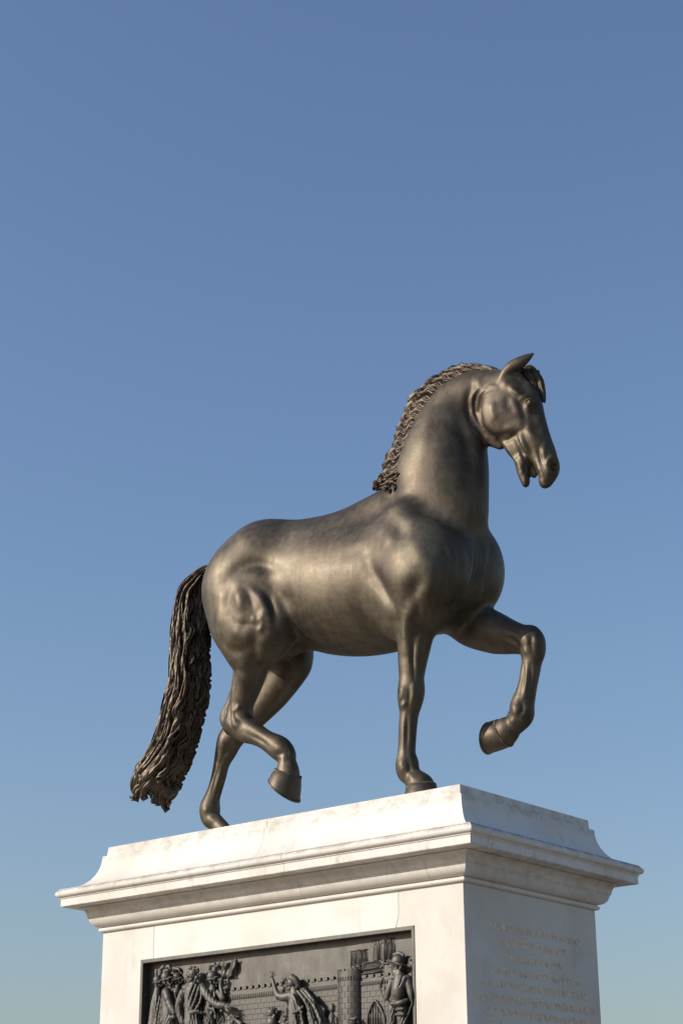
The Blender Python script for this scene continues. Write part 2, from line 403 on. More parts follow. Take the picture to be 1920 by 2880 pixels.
run('attic_block',P_ATT,0,[XA(748,2310,0)],M_MARBLE,-.35); run('attic_block',P_ATT,1,[],M_MARBLE,-.35); run('attic_block',P_ATT,2,[-2.0],M_MARBLE,-.35); run('attic_block',P_ATT,3,[],M_MARBLE,-.35)
# top slab and core inside
bm=prism([(-LEN+.30,ZD-.05),(-.30,ZD-.05),(-.30,ZD+.722),(-LEN+.30,ZD+.722)],.30,LW-.30); bm_obj('core',bm,M_MARBLE,PED)
# dado: two end monoliths, lintel and sill round the sunk panel
PL,PR,PT,PB=-3.5056,-.4798,ZD-.333,ZD-1.95; ZB0=1.05
xl=XA(433,2640,0); xr=XA(1120,2520,0); zt=ZD-.046
bm=prism([(-LEN,ZB0),(PL,ZB0),(PL,PT),(xl-J,PT),(xl-J,zt),(-LEN,zt)],0,LW); bm_obj('dado_block',bm,M_MARBLE,PED,.005)
bm=prism([(PR,ZB0),(0,ZB0),(0,zt),(xr+J,zt),(xr+J*.6,PT+.10),(xr-.03,PT),(PR,PT)],0,LW); bm_obj('dado_block',bm,M_MARBLE,PED,.005)
bm=prism([(xl+J,PT),(xr-.03-J*2,PT),(xr-J*.6,PT+.10),(xr-J,zt),(xl+J,zt)],0,.6); bm_obj('lintel_block',bm,M_MARBLE,PED,.004)
bm=prism([(PL+.001,ZB0),(PR-.001,ZB0),(PR-.001,PB),(PL+.001,PB)],0.002,.6); bm_obj('sill_block',bm,M_MARBLE,PED,.004)
bm=prism([(PL+.002,ZB0),(PR-.002,ZB0),(PR-.002,zt-.003),(PL+.002,zt-.003)],.601,LW-.002); bm_obj('core',bm,M_DARK,PED)
# foot of the pedestal (below the photograph)
P_FOOT=[(.02,ZB0-ZD),(.03,ZB0-ZD-.03),(.06,ZB0-ZD-.08),(.12,ZB0-ZD-.13),(.14,ZB0-ZD-.16),(.16,ZB0-ZD-.20),(.16,ZB0-ZD-.55)][::-1]
for s in range(4): run('foot_mould_block',P_FOOT,s,[],M_MARBLE,-.35)
for i,(o,z0,z1) in enumerate(((.55,.25,.5),(.95,0,.25))):
    bm=prism([(-LEN-o,z0),(o,z0),(o,z1-.003),(-LEN-o,z1-.003)],-o,LW+o); bm_obj('step',bm,M_MARBLE,PED,.01)

HRES=.0105
YC=0.95
def conv(x0,y0,s): return lambda a,b:(x0+s*a,y0+s*b,s)
ZA=conv(960,960,.4209); ZB=conv(520,1380,.6122); ZC=conv(340,1560,.3954); ZF=conv(1060,1660,.3316); ZE=conv(1300,970,.19133); ZT=conv(340,1580,.306)
FH=np.array([FW[0],FW[1],0]);FH/=np.linalg.norm(FH); RH=np.array([RT[0],RT[1],0]);RH/=np.linalg.norm(RH)
YN,YF=YC-.27,YC+.27
def sta(zone,rows,Y=None):               # stations: photo position, half width there, lateral plane
    P=[];R=[]
    for w in rows:
        x,y,s=zone(w[0],w[1]); p=at(x,y,w[3] if len(w)>3 else Y); P.append(p);R.append(w[2]*s*px2m(p))
    return np.array(P),np.array(R)
def pairs(zone,rows,Y):                  # stations from the two edges of a limb
    Ys=Y if isinstance(Y,list) else [Y]*len(rows)
    return sta(zone,[((a+c)/2,(b+d)/2,math.hypot(a-c,b-d)/2,y) for ((a,b),(c,d)),y in zip(rows,Ys)])
POLL=at(*ZE(700,520)[:2],YC+.15)
_dl=math.radians(22); HD=RH*math.cos(_dl)-FH*math.sin(_dl); NH=np.array([-HD[1],HD[0],0])
def hs(rows,off=0):                      # stations in the plane of the turned head
    P=[];R=[]
    for a,b,r in rows:
        x,y,s=ZE(a,b); p=atp(x,y,POLL+NH*off,NH); P.append(p); R.append(r*s*px2m(p))
    return np.array(P),np.array(R)
def build_horse_field(h=.012):
    f=Field((-4.15,.2,TOPZ-.05),(.75,1.75,TOPZ+4.15),h)
    lat=(0,1,0)
    def tube(PR,n=lat,sc=1.0,k=.06,m=5,op='u'):
        P,R=spline(PR[0],PR[1],max(m,14) if np.max(PR[1])>.13 else m) if len(PR[0])>2 else PR
        f.chain(P,R,n,sc,k=k,ki=.004,op=op)
    # barrel
    tube(sta(ZB,[(390,390,242),(480,410,266),(600,428,288),(730,447,312),(880,443,315),(1010,405,300),(1095,405,262)],YC),sc=.85,m=12)
    # chest and shoulders
    for s in (-1,1):
        tube(sta(ZB,[(1108,235,112),(1132,325,155),(1138,410,170),(1118,505,150)] if s<0 else [(1280,225,112),(1300,320,157),(1304,410,160),(1262,498,145)],YC+.22*s),k=.10)
        tube(sta(ZB,[(1010,160,120),(1050,330,185),(1040,470,185),(1020,560,140)],YC+.25*s),sc=.8,k=.15)
        tube(sta(ZB,[(360,330,180),(291,445,212),(314,560,208)],YC+.20*s),k=.15)
    tube(sta(ZB,[(285,490,200),(306,570,226),(362,620,192)],YN-.08),sc=.62,k=.05)
    tube(sta(ZB,[(1210,330,150),(1215,420,165),(1190,500,150)],YC),k=.10)
    tube(sta(ZB,[(410,370,224),(345,350,178),(292,385,168)],YC),k=.12)
    # withers and neck
    nk=-(FH*.55+np.array([0,1,0])*.45)
    tube(sta(ZB,[(560,330,180),(660,310,190),(760,270,190),(850,207,174),(950,130,150)],YC),sc=.8,k=.15)
    tube(sta(ZA,[(730,1150,258,YC),(690,1010,300,YC),(672,900,318,YC+.02),(685,770,296,YC+.05),(708,650,266,YC+.08),(735,545,232,YC+.11),(785,440,202,YC+.13),(860,365,172,YC+.14),(940,325,147,YC+.15),(1040,315,130,YC+.15)]),nk,.62,k=.12)
    # head
    tube(hs([(690,560,225),(800,720,262),(870,840,282),(935,1000,268),(985,1250,255),(1010,1420,250)]),NH,.72)
    tube(hs([(985,1250,255),(1085,1450,235),(1195,1640,198),(1250,1790,168)]),NH,.72,k=.04)
    tube(hs([(1255,1790,168),(1268,1870,150),(1228,1990,115),(1217,2020,98)]),NH,.85,k=.03)
    for s in (-1,1):
        tube(hs([(570,800,255),(595,920,330),(620,1000,345)],s*.055),NH,.38,k=.09)
    tube(hs([(640,1010,340),(700,1250,210),(800,1450,200),(860,1600,150),(890,1720,110)]),NH,.55,k=.03)
    tube(hs([(890,1720,114),(890,1850,95),(922,1990,72),(930,2042,58)]),NH,1.1,k=.03)
    for s in (-1,1):
        tube(hs([(985,850,70)],s*.115),NH,.8,k=.035)                  # orbit
        tube(hs([(640,580,40),(760,690,42),(850,770,50)],s*.10),NH,.8,k=.04)
        f.chain(*hs([(1345,1790,66),(1325,1700,36)],s*.07),None,1,k=.012,op='d'); f.chain(*hs([(1350,1790,52)],s*.04),None,1,k=.01,op='d')   # nostril
        # ear
    tube(hs([(565,525,45),(640,405,80),(740,315,98),(850,255,94),(960,182,60),(1055,116,13)],-.085),NH,.8,k=.025)
    tube(hs([(890,345,36),(940,285,64),(1005,205,48),(1056,135,14)],-.135),NH,1.2,k=.006,op='d')
    tube(hs([(880,540,45),(950,460,62),(1025,412,48),(1104,366,9)],.085),NH,.8,k=.02)
    tube(hs([(330,1200,140),(450,1370,125),(560,1465,85)],.11),NH,.6,k=.05)
    tube(hs([(1005,1740,70),(1045,1850,75),(1055,1925,45)],.03),NH,.5,k=.02)
    # mouth cut
    tube(hs([(1020,1735,26),(1048,1840,52),(1060,1940,56)],-.075),NH,1.5,k=.01,op='d')
    tube(hs([(1062,1975,26),(1070,2030,42),(1082,2090,60)]),NH,2.4,k=.01,op='d')
    # near foreleg
    tube(pairs(ZF,[((110,-40),(480,60)),((140,150),(500,190)),((160,320),(490,360)),((166,450),(468,460)),((172,600),(432,600)),((180,740),(405,750)),((168,865),(411,850)),((172,950),(392,940)),((187,1030),(362,1040)),((180,1150),(345,1150)),((176,1290),(334,1290)),((168,1400),(332,1395)),((152,1480),(358,1470)),((162,1545),(365,1530)),((215,1600),(395,1580)),((240,1660),(450,1615)),((248,1705),(490,1640))],YN),sc=.9,m=4)
    # far foreleg, raised
    tube(pairs(ZF,[((740,60),(560,300)),((900,120),(680,440)),((1060,195),(880,512)),((1130,235),(1000,532)),((1210,275),(1110,535)),((1290,305),(1200,540))],YF),sc=.9)
    tube(pairs(ZF,[((1215,380),(1400,400)),((1205,450),(1432,440)),((1213,530),(1432,510)),((1222,600),(1405,600)),((1210,700),(1385,700)),((1195,790),(1365,800)),((1165,890),(1350,880)),((1122,980),(1338,990)),((1115,1050),(1335,1070)),((1095,1100),(1275,1150)),((1060,1098),(1210,1225)),((1022,1095),(1145,1318))],YF),sc=.9,k=.04)
    # near hind leg, raised
    tube(pairs(ZC,[((655,500),(1108,490)),((722,690),(1095,630)),((785,770),(1072,730)),((788,850),(1045,840)),((775,950),(1003,940)),((765,1050),(957,1055)),((748,1120),(947,1120)),((735,1195),(930,1195))],[YN-.11,YN-.08,YN-.05,YN-.02,YN+.0,YN+.01,YN+.02,YN+.02]),sc=.85,k=.045)
    tube(pairs(ZC,[((770,1250),(930,1150)),((815,1305),(960,1185)),((900,1330),(1020,1226)),((985,1374),(1085,1270)),((1062,1436),(1195,1322)),((1115,1474),(1236,1385)),((1120,1492),(1242,1450)),((1105,1515),(1262,1505)),((1093,1548),(1278,1572))],YN+.02),sc=.85,k=.05)
    tube(sta(ZC,[(800,960,24),(772,1060,28),(742,1130,34),(738,1180,36),(775,1240,44)],YN+.02),None,1,k=.05)
    # far hind leg
    tube(sta(ZC,[(1000,450,250),(1130,640,235),(1195,740,185),(1190,820,150),(1095,975,125),(985,1108,104),(870,1225,92),(785,1305,98),(748,1395,83),(718,1480,63),(694,1585,58),(667,1680,57),(644,1748,64),(632,1812,80),(640,1875,72),(680,1910,60),(725,1960,60),(755,2010,64)],YF),sc=.85)
    # sheath
    tube(sta(ZC,[(1330,600,70),(1180,680,62),(1130,690,40)],YC),None,1,k=.08)
    return f
STROKES=[]
def S(zone,w,mm,*pts): STROKES.append((zone,pts,w,mm*(1.5 if zone is ZB else 1.1 if zone is ZC else 1.25)))
# haunch
S(ZC,50,26,(825,220),(842,320),(856,430)); S(ZC,22,-7,(870,225),(920,310),(942,410)); S(ZC,24,-7,(770,440),(830,497),(920,495),(990,490)); S(ZC,30,-6,(790,230),(758,330),(760,420)); S(ZC,60,10,(700,300),(690,450))
S(ZC,46,15,(905,240),(975,275),(1015,345),(1030,420)); S(ZC,60,17,(800,190),(900,138),(1000,150),(1080,205),(1120,270))
S(ZC,45,-15,(760,180),(880,75),(1040,78),(1140,150)); S(ZC,30,-26,(985,235),(1045,300),(1080,385),(1092,470)); S(ZC,40,14,(1000,320),(1045,430),(1060,560))
S(ZC,26,14,(1003,425),(1000,455)); S(ZC,22,11,(1000,500),(990,530)); S(ZC,22,8,(940,460),(950,480))
S(ZC,80,28,(830,570),(880,590)); S(ZC,34,-9,(730,640),(820,690),(920,655))
S(ZC,60,10,(690,560),(730,640)); S(ZC,26,-8,(690,520),(720,620),(760,690)); S(ZC,30,-10,(960,540),(940,640),(960,720))
S(ZC,52,15,(895,700),(865,830),(858,960)); S(ZC,15,-12,(815,770),(803,900),(792,1050)); S(ZC,26,-9,(950,690),(968,800),(940,960)); S(ZC,34,8,(1010,620),(1000,760))
S(ZC,22,9,(740,1140),(735,1185)); S(ZC,24,13,(805,1200),(815,1215)); S(ZC,18,10,(800,1110),(830,1090)); S(ZC,13,-12,(775,1060),(765,1160),(790,1240)); S(ZC,13,-8,(810,1050),(805,1140),(850,1180))
S(ZC,34,8,(860,1160),(940,1230),(1050,1310)); S(ZC,14,-9,(870,1260),(980,1320),(1060,1380)); S(ZC,34,13,(1110,1365),(1118,1372)); S(ZC,20,8,(1155,1440),(1150,1460)); S(ZC,16,-8,(1110,1420),(1180,1410))
S(ZC,34,10,(715,1320),(710,1360)); S(ZC,16,-10,(790,1310),(750,1400),(705,1480)); S(ZC,13,-9,(700,1490),(665,1600),(635,1720)); S(ZC,26,11,(600,1808),(606,1815)); S(ZC,22,8,(630,1880),(650,1890))
# shoulder and chest
S(ZB,95,20,(975,320),(1000,370)); S(ZB,34,-22,(835,300),(858,370),(900,440),(940,515),(962,590)); S(ZB,40,-14,(930,110),(985,180),(1020,215)); S(ZB,36,10,(1020,190),(1085,290),(1090,370))
S(ZB,32,-18,(1082,370),(1060,450),(1010,540)); S(ZB,60,14,(1135,370),(1120,440)); S(ZB,52,-20,(1010,50),(1110,100),(1220,140)); S(ZB,34,-12,(1190,250),(1195,380),(1170,490))
S(ZB,22,-28,(1345,220),(1352,330),(1325,420),(1285,520)); S(ZB,15,-16,(1402,250),(1398,380),(1372,480)); S(ZB,60,16,(1270,290),(1280,400)); S(ZB,30,-16,(1160,590),(1230,600),(1330,560))
S(ZB,26,14,(1035,490),(1022,600),(1005,720)); S(ZB,19,-13,(1066,520),(1068,650),(1052,790)); S(ZB,40,-6,(700,310),(770,285),(850,245)); S(ZB,40,7,(860,150),(930,220))
S(ZB,16,-12,(1240,250),(1262,340),(1240,450)); S(ZB,18,12,(1310,240),(1318,340),(1290,440)); S(ZB,18,10,(1375,260),(1378,360),(1350,460)); S(ZB,16,-10,(1120,560),(1180,545),(1260,520))
# flank
S(ZB,45,-10,(420,450),(470,500),(520,520)); S(ZB,90,-10,(470,250),(500,340))
# neck
S(ZA,85,14,(690,500),(655,700),(680,950)); S(ZA,60,-20,(830,430),(805,560),(850,700),(880,930)); S(ZA,60,12,(610,420),(560,600),(520,800)); S(ZA,60,10,(920,760),(935,950))
S(ZA,11,10,(960,280),(895,330),(866,400),(880,480),(945,590)); S(ZA,11,10,(1000,290),(935,335),(906,400),(906,470),(945,560)); S(ZA,9,-10,(985,295),(912,345),(886,405),(893,480),(945,580)); S(ZA,9,-10,(1010,310),(950,345),(925,405),(925,470),(950,540)); S(ZA,22,-12,(880,270),(845,350),(842,430),(870,530),(940,620))
S(ZA,30,10,(905,270),(925,320)); S(ZA,10,6,(870,560),(920,620),(960,650)); S(ZA,10,-6,(880,590),(930,645),(965,675))
# head
S(ZE,46,-15,(650,600),(740,720),(830,800),(872,920),(900,1060),(920,1180)); S(ZE,46,15,(635,570),(720,650),(800,720),(850,780)); S(ZE,100,-18,(880,600),(940,650)); S(ZE,70,-14,(800,480),(900,500))
S(ZE,32,20,(850,790),(920,738),(1020,735),(1130,815)); S(ZE,22,7,(885,880),(960,945),(1060,930)); S(ZE,30,10,(1120,850),(1135,930)); S(ZE,55,-16,(950,845),(1030,860)); S(ZE,40,-12,(1080,880),(1090,960))
S(ZE,46,10,(960,1190),(1010,1310),(1100,1430)); S(ZE,100,-16,(1010,1040),(1080,1200)); S(ZE,34,-14,(520,1400),(660,1395),(780,1315),(905,1210)); S(ZE,60,10,(560,1290),(700,1230),(820,1160))
S(ZE,30,11,(820,1290),(890,1480),(960,1680)); S(ZE,28,9,(720,1380),(800,1560),(890,1720)); S(ZE,22,-10,(770,1340),(850,1520),(920,1700)); S(ZE,26,-12,(880,1270),(980,1500),(1060,1660)); S(ZE,26,9,(620,1480),(740,1640),(850,1780))
S(ZE,24,13,(1245,1830),(1240,1720),(1310,1640),(1400,1680)); S(ZE,34,9,(1215,1450),(1190,1580),(1190,1700)); S(ZE,28,-14,(1110,1500),(1130,1640),(1190,1780)); S(ZE,24,9,(1080,1710),(1135,1850),(1180,1990)); S(ZE,34,-8,(1230,1900),(1300,1950),(1360,1920)); S(ZE,26,10,(1180,2000),(1230,2080),(1330,2030))
S(ZE,24,8,(840,1800),(900,1900),(930,2030)); S(ZE,22,-10,(950,1750),(910,1850),(890,1960)); S(ZE,60,8,(430,900),(450,1050)); S(ZE,60,-8,(650,800),(700,950))
# legs
S(ZF,16,-10,(290,380),(300,520),(320,680)); S(ZF,28,12,(235,200),(230,330),(240,520)); S(ZF,24,12,(215,850),(205,900)); S(ZF,22,11,(225,970),(215,985)); S(ZF,15,-10,(260,810),(270,900),(260,990)); S(ZF,20,9,(320,800),(310,900))
S(ZF,14,-9,(255,1040),(250,1200),(250,1400)); S(ZF,15,8,(225,1050),(220,1200),(215,1380)); S(ZF,36,12,(205,1480),(215,1510)); S(ZF,16,-10,(255,1420),(270,1500),(290,1550)); S(ZF,28,9,(285,1570),(300,1590)); S(ZF,13,-9,(290,400),(300,640),(330,800)); S(ZF,26,9,(350,250),(350,450),(340,640))
S(ZF,24,12,(1265,400),(1275,430)); S(ZF,18,-12,(1060,385),(1140,420),(1220,490)); S(ZF,22,9,(1110,350),(1180,380),(1240,450)); S(ZF,22,9,(1330,400),(1360,440)); S(ZF,16,-9,(1320,380),(1300,450),(1320,520)); S(ZF,24,8,(1260,500),(1265,520))
S(ZF,14,-10,(1240,620),(1240,750),(1215,880)); S(ZF,14,9,(1270,600),(1265,750),(1240,900)); S(ZF,13,-9,(1305,620),(1300,760),(1290,880)); S(ZF,34,13,(1165,990),(1175,1020)); S(ZF,16,-10,(1210,930),(1235,1000),(1190,1070)); S(ZF,24,9,(1145,1100),(1150,1120))
def sculpt_horse(h):
    f=build_horse_field(h); V,Q=f.mesh(); V=relax(V,Q,4)
    W=relax(V,Q,14); m=((V[:,0]>-4)&(V[:,0]<-.1)&(V[:,2]>TOPZ+1.45)&(V[:,2]<TOPZ+3.1)); V=np.where(m[:,None],W,V); c=Chisel(V,Q)
    for z,p,w,mm in STROKES: c.stroke(z,p,w,mm)
    return c.done(1),Q

# ---------- the horse ----------
HORSE=empty('horse_statue',(-2.0,YC,TOPZ)); tag(HORSE,'dark brown bronze riderless horse statue striding on top of the marble pedestal','statue')
HV,HQ=sculpt_horse(HRES)
mesh_obj('body',HV,HQ,M_BODY,HORSE)
SURF=Chisel(HV,HQ)
def onsurf(zone,a,b):
    x,y,_=zone(a,b); return SURF.pick(x,y)
# hooves: a loft from the coronet ring to the sole ring
def hoof(Y,cf,cb,toe,heel,label=None):
    L3=lambda p:(at(*p,Y) if len(p)==2 else np.array(p,float))
    cf,cb,toe,heel=[L3(p) for p in (cf,cb,toe,heel)]
    def ringset(f,b,k=1.0):
        c=(f+b)/2; h=(f-b)/2; 
        return c,h,k*np.linalg.norm(h)
    c0,h0,b0=ringset(cf,cb,.88); c1,h1,b1=ringset(toe,heel,.92)
    n=28; V=[];F=[]; rings=[(-.10,.80),(-.04,.95),(.02,1.0),(.3,1.03),(.6,1.03),(.88,1.0),(.925,1.0)]
    def rp(t,k,ang):
        c=c0+(c1-c0)*t; h=(h0+(h1-h0)*t)*k; b=(b0+(b1-b0)*t)*k
        ca,sa=math.cos(ang),math.sin(ang)
        return c+h*ca+np.array([0,1,0])*b*sa*(1-.12*max(0,-ca))
    for t,k in rings:
        for j in range(n): V.append(rp(t,k,2*math.pi*j/n))
    m=len(rings)
    for i in range(m-1):
        for j in range(n): F.append((i*n+j,i*n+(j+1)%n,(i+1)*n+(j+1)%n,(i+1)*n+j))
    F.append(tuple(range(n))[::-1]); F.append(tuple((m-1)*n+j for j in range(n)))
    ho=mesh_obj('hoof',V,F,M_BODY,HORSE)
    # coronet fringe: a row of small curls
    V=[];F=[]; nb=40; ax=(c1-c0)/np.linalg.norm(c1-c0)
    for j in range(nb):
        a=2*math.pi*j/nb; p=rp(.0,.975,a); q=rp(.0,.975,a+2*math.pi/nb*.9); tg=q-p
        tube(V,F,[p-ax*.015-tg*.2,p-ax*.005+tg*.15,p+ax*.006+tg*.55,p+ax*.017+tg*.7],[.005,.0085,.0075,.003],6)
    mesh_obj('coronet_fringe',V,F,M_BODY,ho)
    # shoe
    V=[];F=[]; prof=[(.925,.99),(.925,1.03),(1.0,1.035),(1.0,.80),(.94,.80)]
    pm=len(prof)
    for t,k in prof:
        for j in range(n): V.append(rp(t,k,2*math.pi*j/n))
    for i in range(pm):
        for j in range(n): F.append((i*n+j,i*n+(j+1)%n,((i+1)%pm)*n+(j+1)%n,((i+1)%pm)*n+j))
    o=mesh_obj('horseshoe',V,F,M_BODY,ho,False)
    # sole
    V=[rp(.93,.86,2*math.pi*j/n) for j in range(n)]
    mesh_obj('sole',V,[tuple(range(n))],M_BODY,ho,False)
    return ho
def zp(zone,a,b): x,y,_=zone(a,b); return (x,y)
def shrink(Y,f,b,k=.80):                  # outline width -> width along x of a round foot
    f,b=at(*f,Y),at(*b,Y); c=(f+b)/2; h=(f-b)/2; h=h*np.array([k,1,1]); return tuple(c+h),tuple(c-h)
cf,cb=shrink(YN,zp(ZF,492,1640),zp(ZF,250,1700),.9)
hoof(YN,cf,cb,(cf[0]+.11,YN,TOPZ+.002),(cb[0]-.03,YN,TOPZ+.002))
cf,cb=shrink(YF,zp(ZF,1122,1325),zp(ZF,1018,1104),.86); t_,h_=shrink(YF,zp(ZF,925,1392),zp(ZF,948,1125),.9); hoof(YF,cf,cb,t_,h_)
cf,cb=shrink(YN+.02,zp(ZC,1280,1582),zp(ZC,1090,1540)); t_,h_=shrink(YN+.02,zp(ZC,1245,1762),zp(ZC,1072,1600),.9); hoof(YN+.02,cf,cb,t_,h_)
e=at(*zp(ZC,755,2010),YF); hoof(YF,(e[0]+.13,YF,TOPZ+.20),(e[0]-.09,YF,TOPZ+.13),(e[0]+.22,YF,TOPZ+.002),(e[0]-.13,YF,TOPZ+.002))
# ergots behind the fetlocks
for zone,pts,Y in ((ZF,[(195,1560),(215,1610),(235,1622)],YN),(ZC,[(1085,1440),(1110,1462),(1130,1470)],YN+.02),(ZC,[(590,1890),(608,1915),(628,1920)],YF),(ZF,[(1120,1035),(1112,1062),(1118,1085)],YF)):
    V=[];F=[]; P=[at(*zp(zone,a,b),Y) for a,b in pts]; tube(V,F,[P[0]+FW*.01+RT*.008,P[1]+FW*.01+RT*.008,P[2]+RT*.01],[.016,.020,.008],8); mesh_obj('fetlock_tuft',V,F,M_HAIR,HORSE)
# eyes
ec=onsurf(ZE,985,855)
for s_ in (-1,1):
    c=ec+FW*.015 if s_<0 else ec+FW*.015+NH*2*abs(float((POLL-ec)@NH))
    bm=bmesh.new(); bmesh.ops.create_uvsphere(bm,u_segments=24,v_segments=14,radius=.031)
    for v in bm.verts: v.co=v.co+Vector(c)
    eye=bm_obj('eye',bm,M_BODY,HORSE,0,smooth=True)
    nv=NH*s_; uh=HD; k=.19133*.00275
    def lid(pts,r):
        V=[];F=[]; P=[]
        for a,b in pts:
            u,v=(a-985)*k,-(b-855)*k; P.append(c+uh*u+np.array([0,0,1])*v+nv*(.030*math.sqrt(max(.05,1-(u*u+v*v)/.0021))))
        P,_=spline(np.array(P),np.ones(len(P)),5); tube(V,F,P,[r*(.4+.6*math.sin(math.pi*i/(len(P)-1))) for i in range(len(P))],8); mesh_obj('eyelid',V,F,M_BODY,eye)
    lid([(900,848),(935,812),(985,798),(1035,815),(1075,870)],.0075); lid([(900,850),(935,890),(985,908),(1040,905),(1075,875)],.0045)
    V=[];F=[]; ring=[c+nv*.0272+uh*.011*math.cos(a)+np.array([0,0,.011*math.sin(a)]) for a in np.linspace(0,2*math.pi,17)]; tube(V,F,ring,[.0014]*17,6); mesh_obj('iris_ring',V,F,M_BODY,eye)

# ---------- mane, forelock and tail: locks of wavy strands ----------
rnd=random.Random(7)
def lock(name,P,w,parent,mat,strands=5,r=.009,amp=.012,wl=.09,phase=0.0,across=None,lift=None,ramp_in=.15,sub=26,taper=.5,curl=0.0,fade=0.0):
    # P: centre path (n,3); strands lie side by side across the path and share one wave
    P,_=spline(np.asarray(P,float),np.ones(len(P)),6)
    L=np.concatenate([[0],np.cumsum(np.linalg.norm(np.diff(P,axis=0),axis=1))]); tot=L[-1]
    m=max(8,int(tot/wl*9)); s=np.linspace(0,tot,m); Q=np.column_stack([np.interp(s,L,P[:,k]) for k in range(3)])
    T=np.gradient(Q,axis=0); T/=np.linalg.norm(T,axis=1)[:,None]
    view=across if across is not None else -FW
    B=np.cross(T,view); B/=np.maximum(np.linalg.norm(B,axis=1),1e-6)[:,None]; Nn=np.cross(B,T)
    V=[];F=[]
    for k in range(strands):
        u=(k-(strands-1)/2)/max(1,(strands-1)/2) if strands>1 else 0
        env=np.clip(s/(ramp_in*tot+1e-6),0,1)*(1-.8*np.clip((s/tot-fade+.05)/.2,0,1) if fade else 1); ph=phase+rnd.uniform(-.35,.35)+u*.35; a=amp*rnd.uniform(.8,1.2)
        wv=np.sin(2*math.pi*s/wl*rnd.uniform(.96,1.04)+ph)*a*env
        dp=np.cos(2*math.pi*s/wl+ph)*a*.35*env
        spread=w*u*(1-.35*(s/tot)**2)
        X=Q+B*(spread+wv)[:,None]+Nn*(dp+rnd.uniform(-.3,.3)*r+(1-u*u)*w*.35)[:,None]
        if curl: 
            e=np.clip((s/tot-.82)/.18,0,1); X=X+B*(np.sin(e*3.0)*curl*rnd.choice((-1,1)))[:,None]
        R=r*rnd.uniform(.8,1.2)*(1-(1-taper)*(s/tot)**2)*np.clip(.6+s/tot*4,0,1)
        R[-1]*=.4
        tube(V,F,X,R,6)
    return mesh_obj(name,V,F,mat,parent)
def polyl(pts,t):
    p=np.array(pts,float); d=np.concatenate([[0],np.cumsum(np.hypot(*np.diff(p,axis=0).T))]); t=np.asarray(t)*d[-1]
    return np.column_stack([np.interp(t,d,p[:,0]),np.interp(t,d,p[:,1])])
MROOT=[(1060,188),(1000,186),(930,192),(860,214),(740,284),(640,374),(570,464),(515,585),(475,730),(432,860),(410,920),(370,975),(320,1000)]
MOUT=[(1040,178),(960,166),(850,158),(800,152),(735,180),(660,203),(600,250),(540,298),(495,355),(440,412),(405,500),(385,540),(362,605),(340,690),(302,770),(272,862),(240,930),(215,965),(225,992)]
def neckY(b): return float(np.interp(b,[180,325,440,650,900,1000],[YC+.17,YC+.15,YC+.13,YC+.08,YC+.02,YC-.02]))
def noise1(seed,n=6,f=1.0):
    r=random.Random(seed); c=[(r.uniform(.4,1)/(k+1)**.5,f*(k+1)*r.uniform(.8,1.2),r.uniform(0,6.28)) for k in range(n)]
    return lambda x: sum(a*np.sin(w*x+p) for a,w,p in c)/2.0
def ridge(x,p=.7): return np.abs(np.cos(np.pi*x))**p
def carve(name,P,q,locks,parent,mat,lay,fade=None):
    # P: grid (n,m,3); q: strand coordinate of every grid point in metres; locks: (width,height) layers
    n,m,_=P.shape; ds=np.gradient(P,axis=0); dt=np.gradient(P,axis=1); Nn=np.cross(ds,dt); Nn/=np.maximum(np.linalg.norm(Nn,axis=2),1e-9)[:,:,None]
    H=np.zeros((n,m))
    for w,hh,jit in locks:
        x=q/w; i=np.floor(x+.5).astype(int); r=np.array([random.Random(k*7+3).uniform(-1,1) for k in range(-4000,4000)])
        H+=hh*(ridge(x)-.6)+jit*r[np.clip(i+4000,0,7999)]*ridge(x,.5)
    if fade is not None: H=H*fade-.004*(1-fade)
    V=(P+lay*Nn*H[:,:,None]).reshape(-1,3); I=np.arange(n*m).reshape(n,m)
    F=np.stack([I[:-1,:-1],I[1:,:-1],I[1:,1:],I[:-1,1:]],-1).reshape(-1,4)
    return mesh_obj(name,V,F,mat,parent)
ns,nt_=420,90
t=np.linspace(.0,1.0,ns); R0=polyl(MROOT,t); O0=polyl(MOUT,t); C_=[];U_=[];W_=[]
for (a,b),(c,d) in zip(R0,O0):
    x,y,_=ZA(a,b); Yc=neckY(b); mid3=at(x,y,Yc+.02); r3=SURF.pick(x,y); r3=mid3-FW*.15 if r3 is None or abs((r3-mid3)@FW)>.3 else r3+FW*.010
    x2,y2,_=ZA(c,d); o3=at(x2,y2,Yc+.02)
    C_.append(mid3); U_.append(r3-mid3); W_.append(o3-mid3)
C_,U_,W_=[np.array(v) for v in (C_,U_,W_)]
for arr in (U_,W_):
    for _ in range(60): arr[1:-1]=.25*arr[:-2]+.5*arr[1:-1]+.25*arr[2:]
ul=np.linalg.norm(U_,axis=1); U_*=np.minimum(1,.125/ul)[:,None]
th=np.linspace(-.20,math.pi+.1,nt_)
W_*=1.0
GP=C_[:,None,:]+U_[:,None,:]*np.cos(th)[None,:,None]+W_[:,None,:]*np.sin(th)[None,:,None]
Sa=np.concatenate([[0],np.cumsum(np.linalg.norm(np.diff(C_,axis=0),axis=1))])
Da=np.concatenate([np.zeros((ns,1)),np.cumsum(np.linalg.norm(np.diff(GP,axis=1),axis=2),axis=1)],1)
n1=noise1(3,6,9.0); n2=noise1(5,5,7.0)
q=Sa[:,None]-Da*.62; ph=1.3*n1(q*.35)+.5*n2(q*.8)
q=q+.021*np.sin(2*np.pi*Da/.145+ph)+.012*np.sin(2*np.pi*Da/.31+1.2*n2(q*.8))
MANE=carve('mane',GP,q,[(.092,.036,.016),(.0307,.016,.002)],HORSE,M_HAIR,-1.0,np.clip(Da/.05,0,1)*np.clip(Sa/.10,0,1)[:,None])
